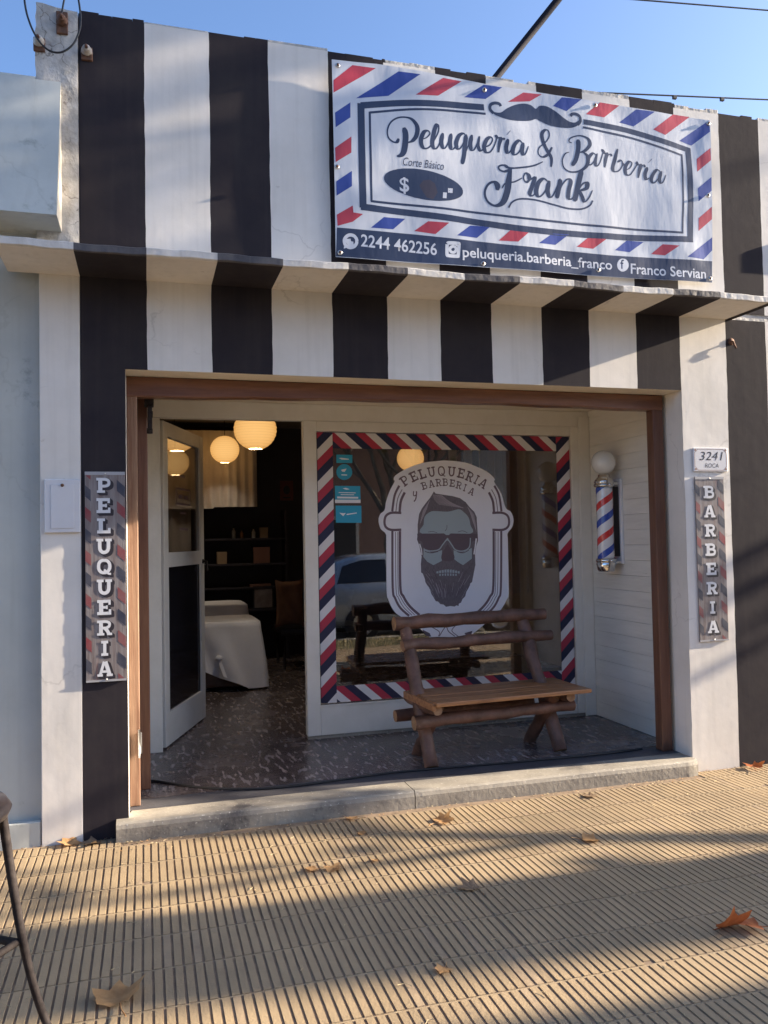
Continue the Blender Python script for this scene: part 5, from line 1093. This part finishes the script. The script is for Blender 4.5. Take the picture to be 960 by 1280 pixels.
# houses across the street (seen mirrored in the window)
for i, (x0, x1, m_, lab) in enumerate(((-9, 1.5, OPP[1], 'ochre house across the street with dark shutters'), (1.5, 9.5, OPP[0], 'brick house across the street with a red tiled roof'), (9.5, 20, OPP[2], 'grey house across the street with a flat cornice'))):
    t = tag(empty('opposite_house', ((x0 + x1) / 2, -16.4, 0)), lab, 'house')
    mb = MB(); mb.box((x0 + .01, -24, -.1), (x1 - .01, -16.4, 4.6 + .5 * i), m_); bw(mb, 'wall', t)
    mb = MB()
    zt = 4.6 + .5 * i
    mb.grid([[(x0 - .1, -16.0, zt + .01), (x1 + .1, -16.0, zt + .01)], [(x0 - .1, -20, zt + 1.6), (x1 + .1, -20, zt + 1.6)], [(x0 - .1, -24.2, zt + .01), (x1 + .1, -24.2, zt + .01)]], ROOFT, False); bw(mb, 'roof', t)
    for k in range(3):
        wx = x0 + (x1 - x0) * (k + .5) / 3
        wn = empty('window' if k != 1 else 'door', (wx - (x0 + x1) / 2, 0, 1)); wn.parent = t
        z0, z1 = (1.0, 2.5) if k != 1 else (.02, 2.3)
        mb = MB(); mb.box((wx - .65, -16.44, z0), (wx + .65, -16.33, z1), CREAM, .01); bw(mb, 'frame', wn)
        mb = MB(); mb.box((wx - .55, -16.36, z0 + .1), (wx + .55, -16.31, z1 - .1), SHUT, .004); bw(mb, 'shutter', wn)

# ------------------------------------------------------------------ parked hatchback, mirrored in the window
t = tag(empty('parked_car', (2.75, -6.55, -.12)), 'pale blue hatchback parked along the verge, mirrored in the shop window', 'car')
S_ = [(0, .35, .55, .80, .55, 0), (.08, .26, .72, .95, .62, 1), (.35, .24, .78, .98, .62, 1.32), (.75, .24, .80, .97, .60, 1.45), (1.5, .24, .81, .95, .60, 1.48), (2.3, .24, .81, .93, .59, 1.44), (2.75, .24, .81, .92, .60, 1.22), (3.15, .24, .80, .90, .62, .93), (3.6, .26, .77, .80, .60, .80), (3.95, .30, .68, .66, .5, .66), (4.05, .36, .58, .55, .4, .55)]
mb = MB(); rows = []
for x, zb, hw, belt, tw, top in S_:
    if top <= belt: top = belt + .02
    rg = []
    hf = [(hw * .86, zb), (hw, zb + .12), (hw * 1.02, (zb + belt) / 2 + .05), (hw * .99, belt - .05), (hw * .95, belt), (tw if top > belt + .05 else hw * .8, top - .04 if top > belt + .1 else belt + .012), ((tw - .1) if top > belt + .05 else hw * .5, top)]
    for y, z in hf: rg.append((x, y, z))
    for y, z in hf[::-1]: rg.append((x, -y, z))
    rows.append(rg)
mb.grid(rows, CARP, True, closev=True); mb.face(rows[0][::-1], CARP); mb.face(rows[-1], CARP)
mb.build('car_body', t)
def station(x):
    for a, b in zip(S_, S_[1:]):
        if a[0] <= x <= b[0]:
            s = (x - a[0]) / (b[0] - a[0]); return [a[k] + (b[k] - a[k]) * s for k in range(6)]
def side_pt(x, v, sgn, o_=.008):
    _, zb, hw, belt, tw, top = station(x); y0, z0 = hw * .95, belt; y1, z1 = tw, top - .04
    return (x, sgn * (y0 + (y1 - y0) * v + o_), z0 + (z1 - z0) * v)
for sgn in (1, -1):
    for xa, xb, xc, xd in ((.30, 1.18, .42, 1.18), (1.26, 2.85, 1.26, 2.35)):
        mb = MB(); n = 14
        mb.grid([[side_pt(xa + (xb - xa) * k / n, .10, sgn) for k in range(n + 1)], [side_pt((xa + xc) / 2 + ((xb + xd) / 2 - (xa + xc) / 2) * k / n, .5, sgn, .012) for k in range(n + 1)], [side_pt(xc + (xd - xc) * k / n, .90, sgn) for k in range(n + 1)]], CARG, True)
        mb.build('side_window', t)
mb = MB(); mb.grid([[(2.44, y * .5, 1.42), (2.84, y * .58, 1.185), (3.1, y * .6, .975)] for y in (-1, -.5, 0, .5, 1)], CARG, True); mb.build('windscreen', t)
mb = MB(); mb.grid([[(.045, y * .56, .98), (.20, y * .54, 1.20), (.33, y * .5, 1.31)] for y in (-1, 0, 1)], CARG, True); mb.build('rear_window', t)
for sgn in (1, -1):
    mb = MB(); mb.box((-.02, sgn * .60 - .11, .62), (.10, sgn * .60 + .12, .86), REDL, .03); mb.build('tail_light', t)
    mb = MB(); mb.box((3.78, sgn * .52 - .12, .52), (4.02, sgn * .52 + .12, .66), CLEARL, .03); mb.build('headlight', t)
    mb = MB(); mb.box((1.45, sgn * .80 - .03 + (.02 if sgn > 0 else 0), .80), (1.62, sgn * .80 + .04, .83), CARP, .008); mb.build('door_handle', t)
    mb = MB(); mb.box((2.55, sgn * .93 - .07, .92), (2.68, sgn * .93 + .07, 1.03), CARP, .025); mb.build('wing_mirror', t)
    for x in (.72, 3.2):
        w_ = empty('wheel', (x, sgn * .76, .31)); w_.parent = t
        mb = MB(); mb.lathe([(.19, -.09), (.29, -.095), (.31, -.07), (.31, .07), (.29, .095), (.19, .09)], (0, 0, 0), TYRE, 32, 'y'); mb.build('tyre', w_)
        mb = MB(); mb.lathe([(0, sgn * .06), (.06, sgn * .075), (.10, sgn * .05), (.17, sgn * .07), (.195, sgn * .085), (.195, -sgn * .085)], (0, 0, 0), STEEL, 28, 'y'); mb.build('rim', w_)
mb = MB(); mb.box((-.06, -.70, .30), (.06, .70, .46), PLAST, .03); mb.build('bumper', t)
mb = MB(); mb.box((3.98, -.58, .30), (4.10, .58, .46), PLAST, .03); mb.build('bumper', t)
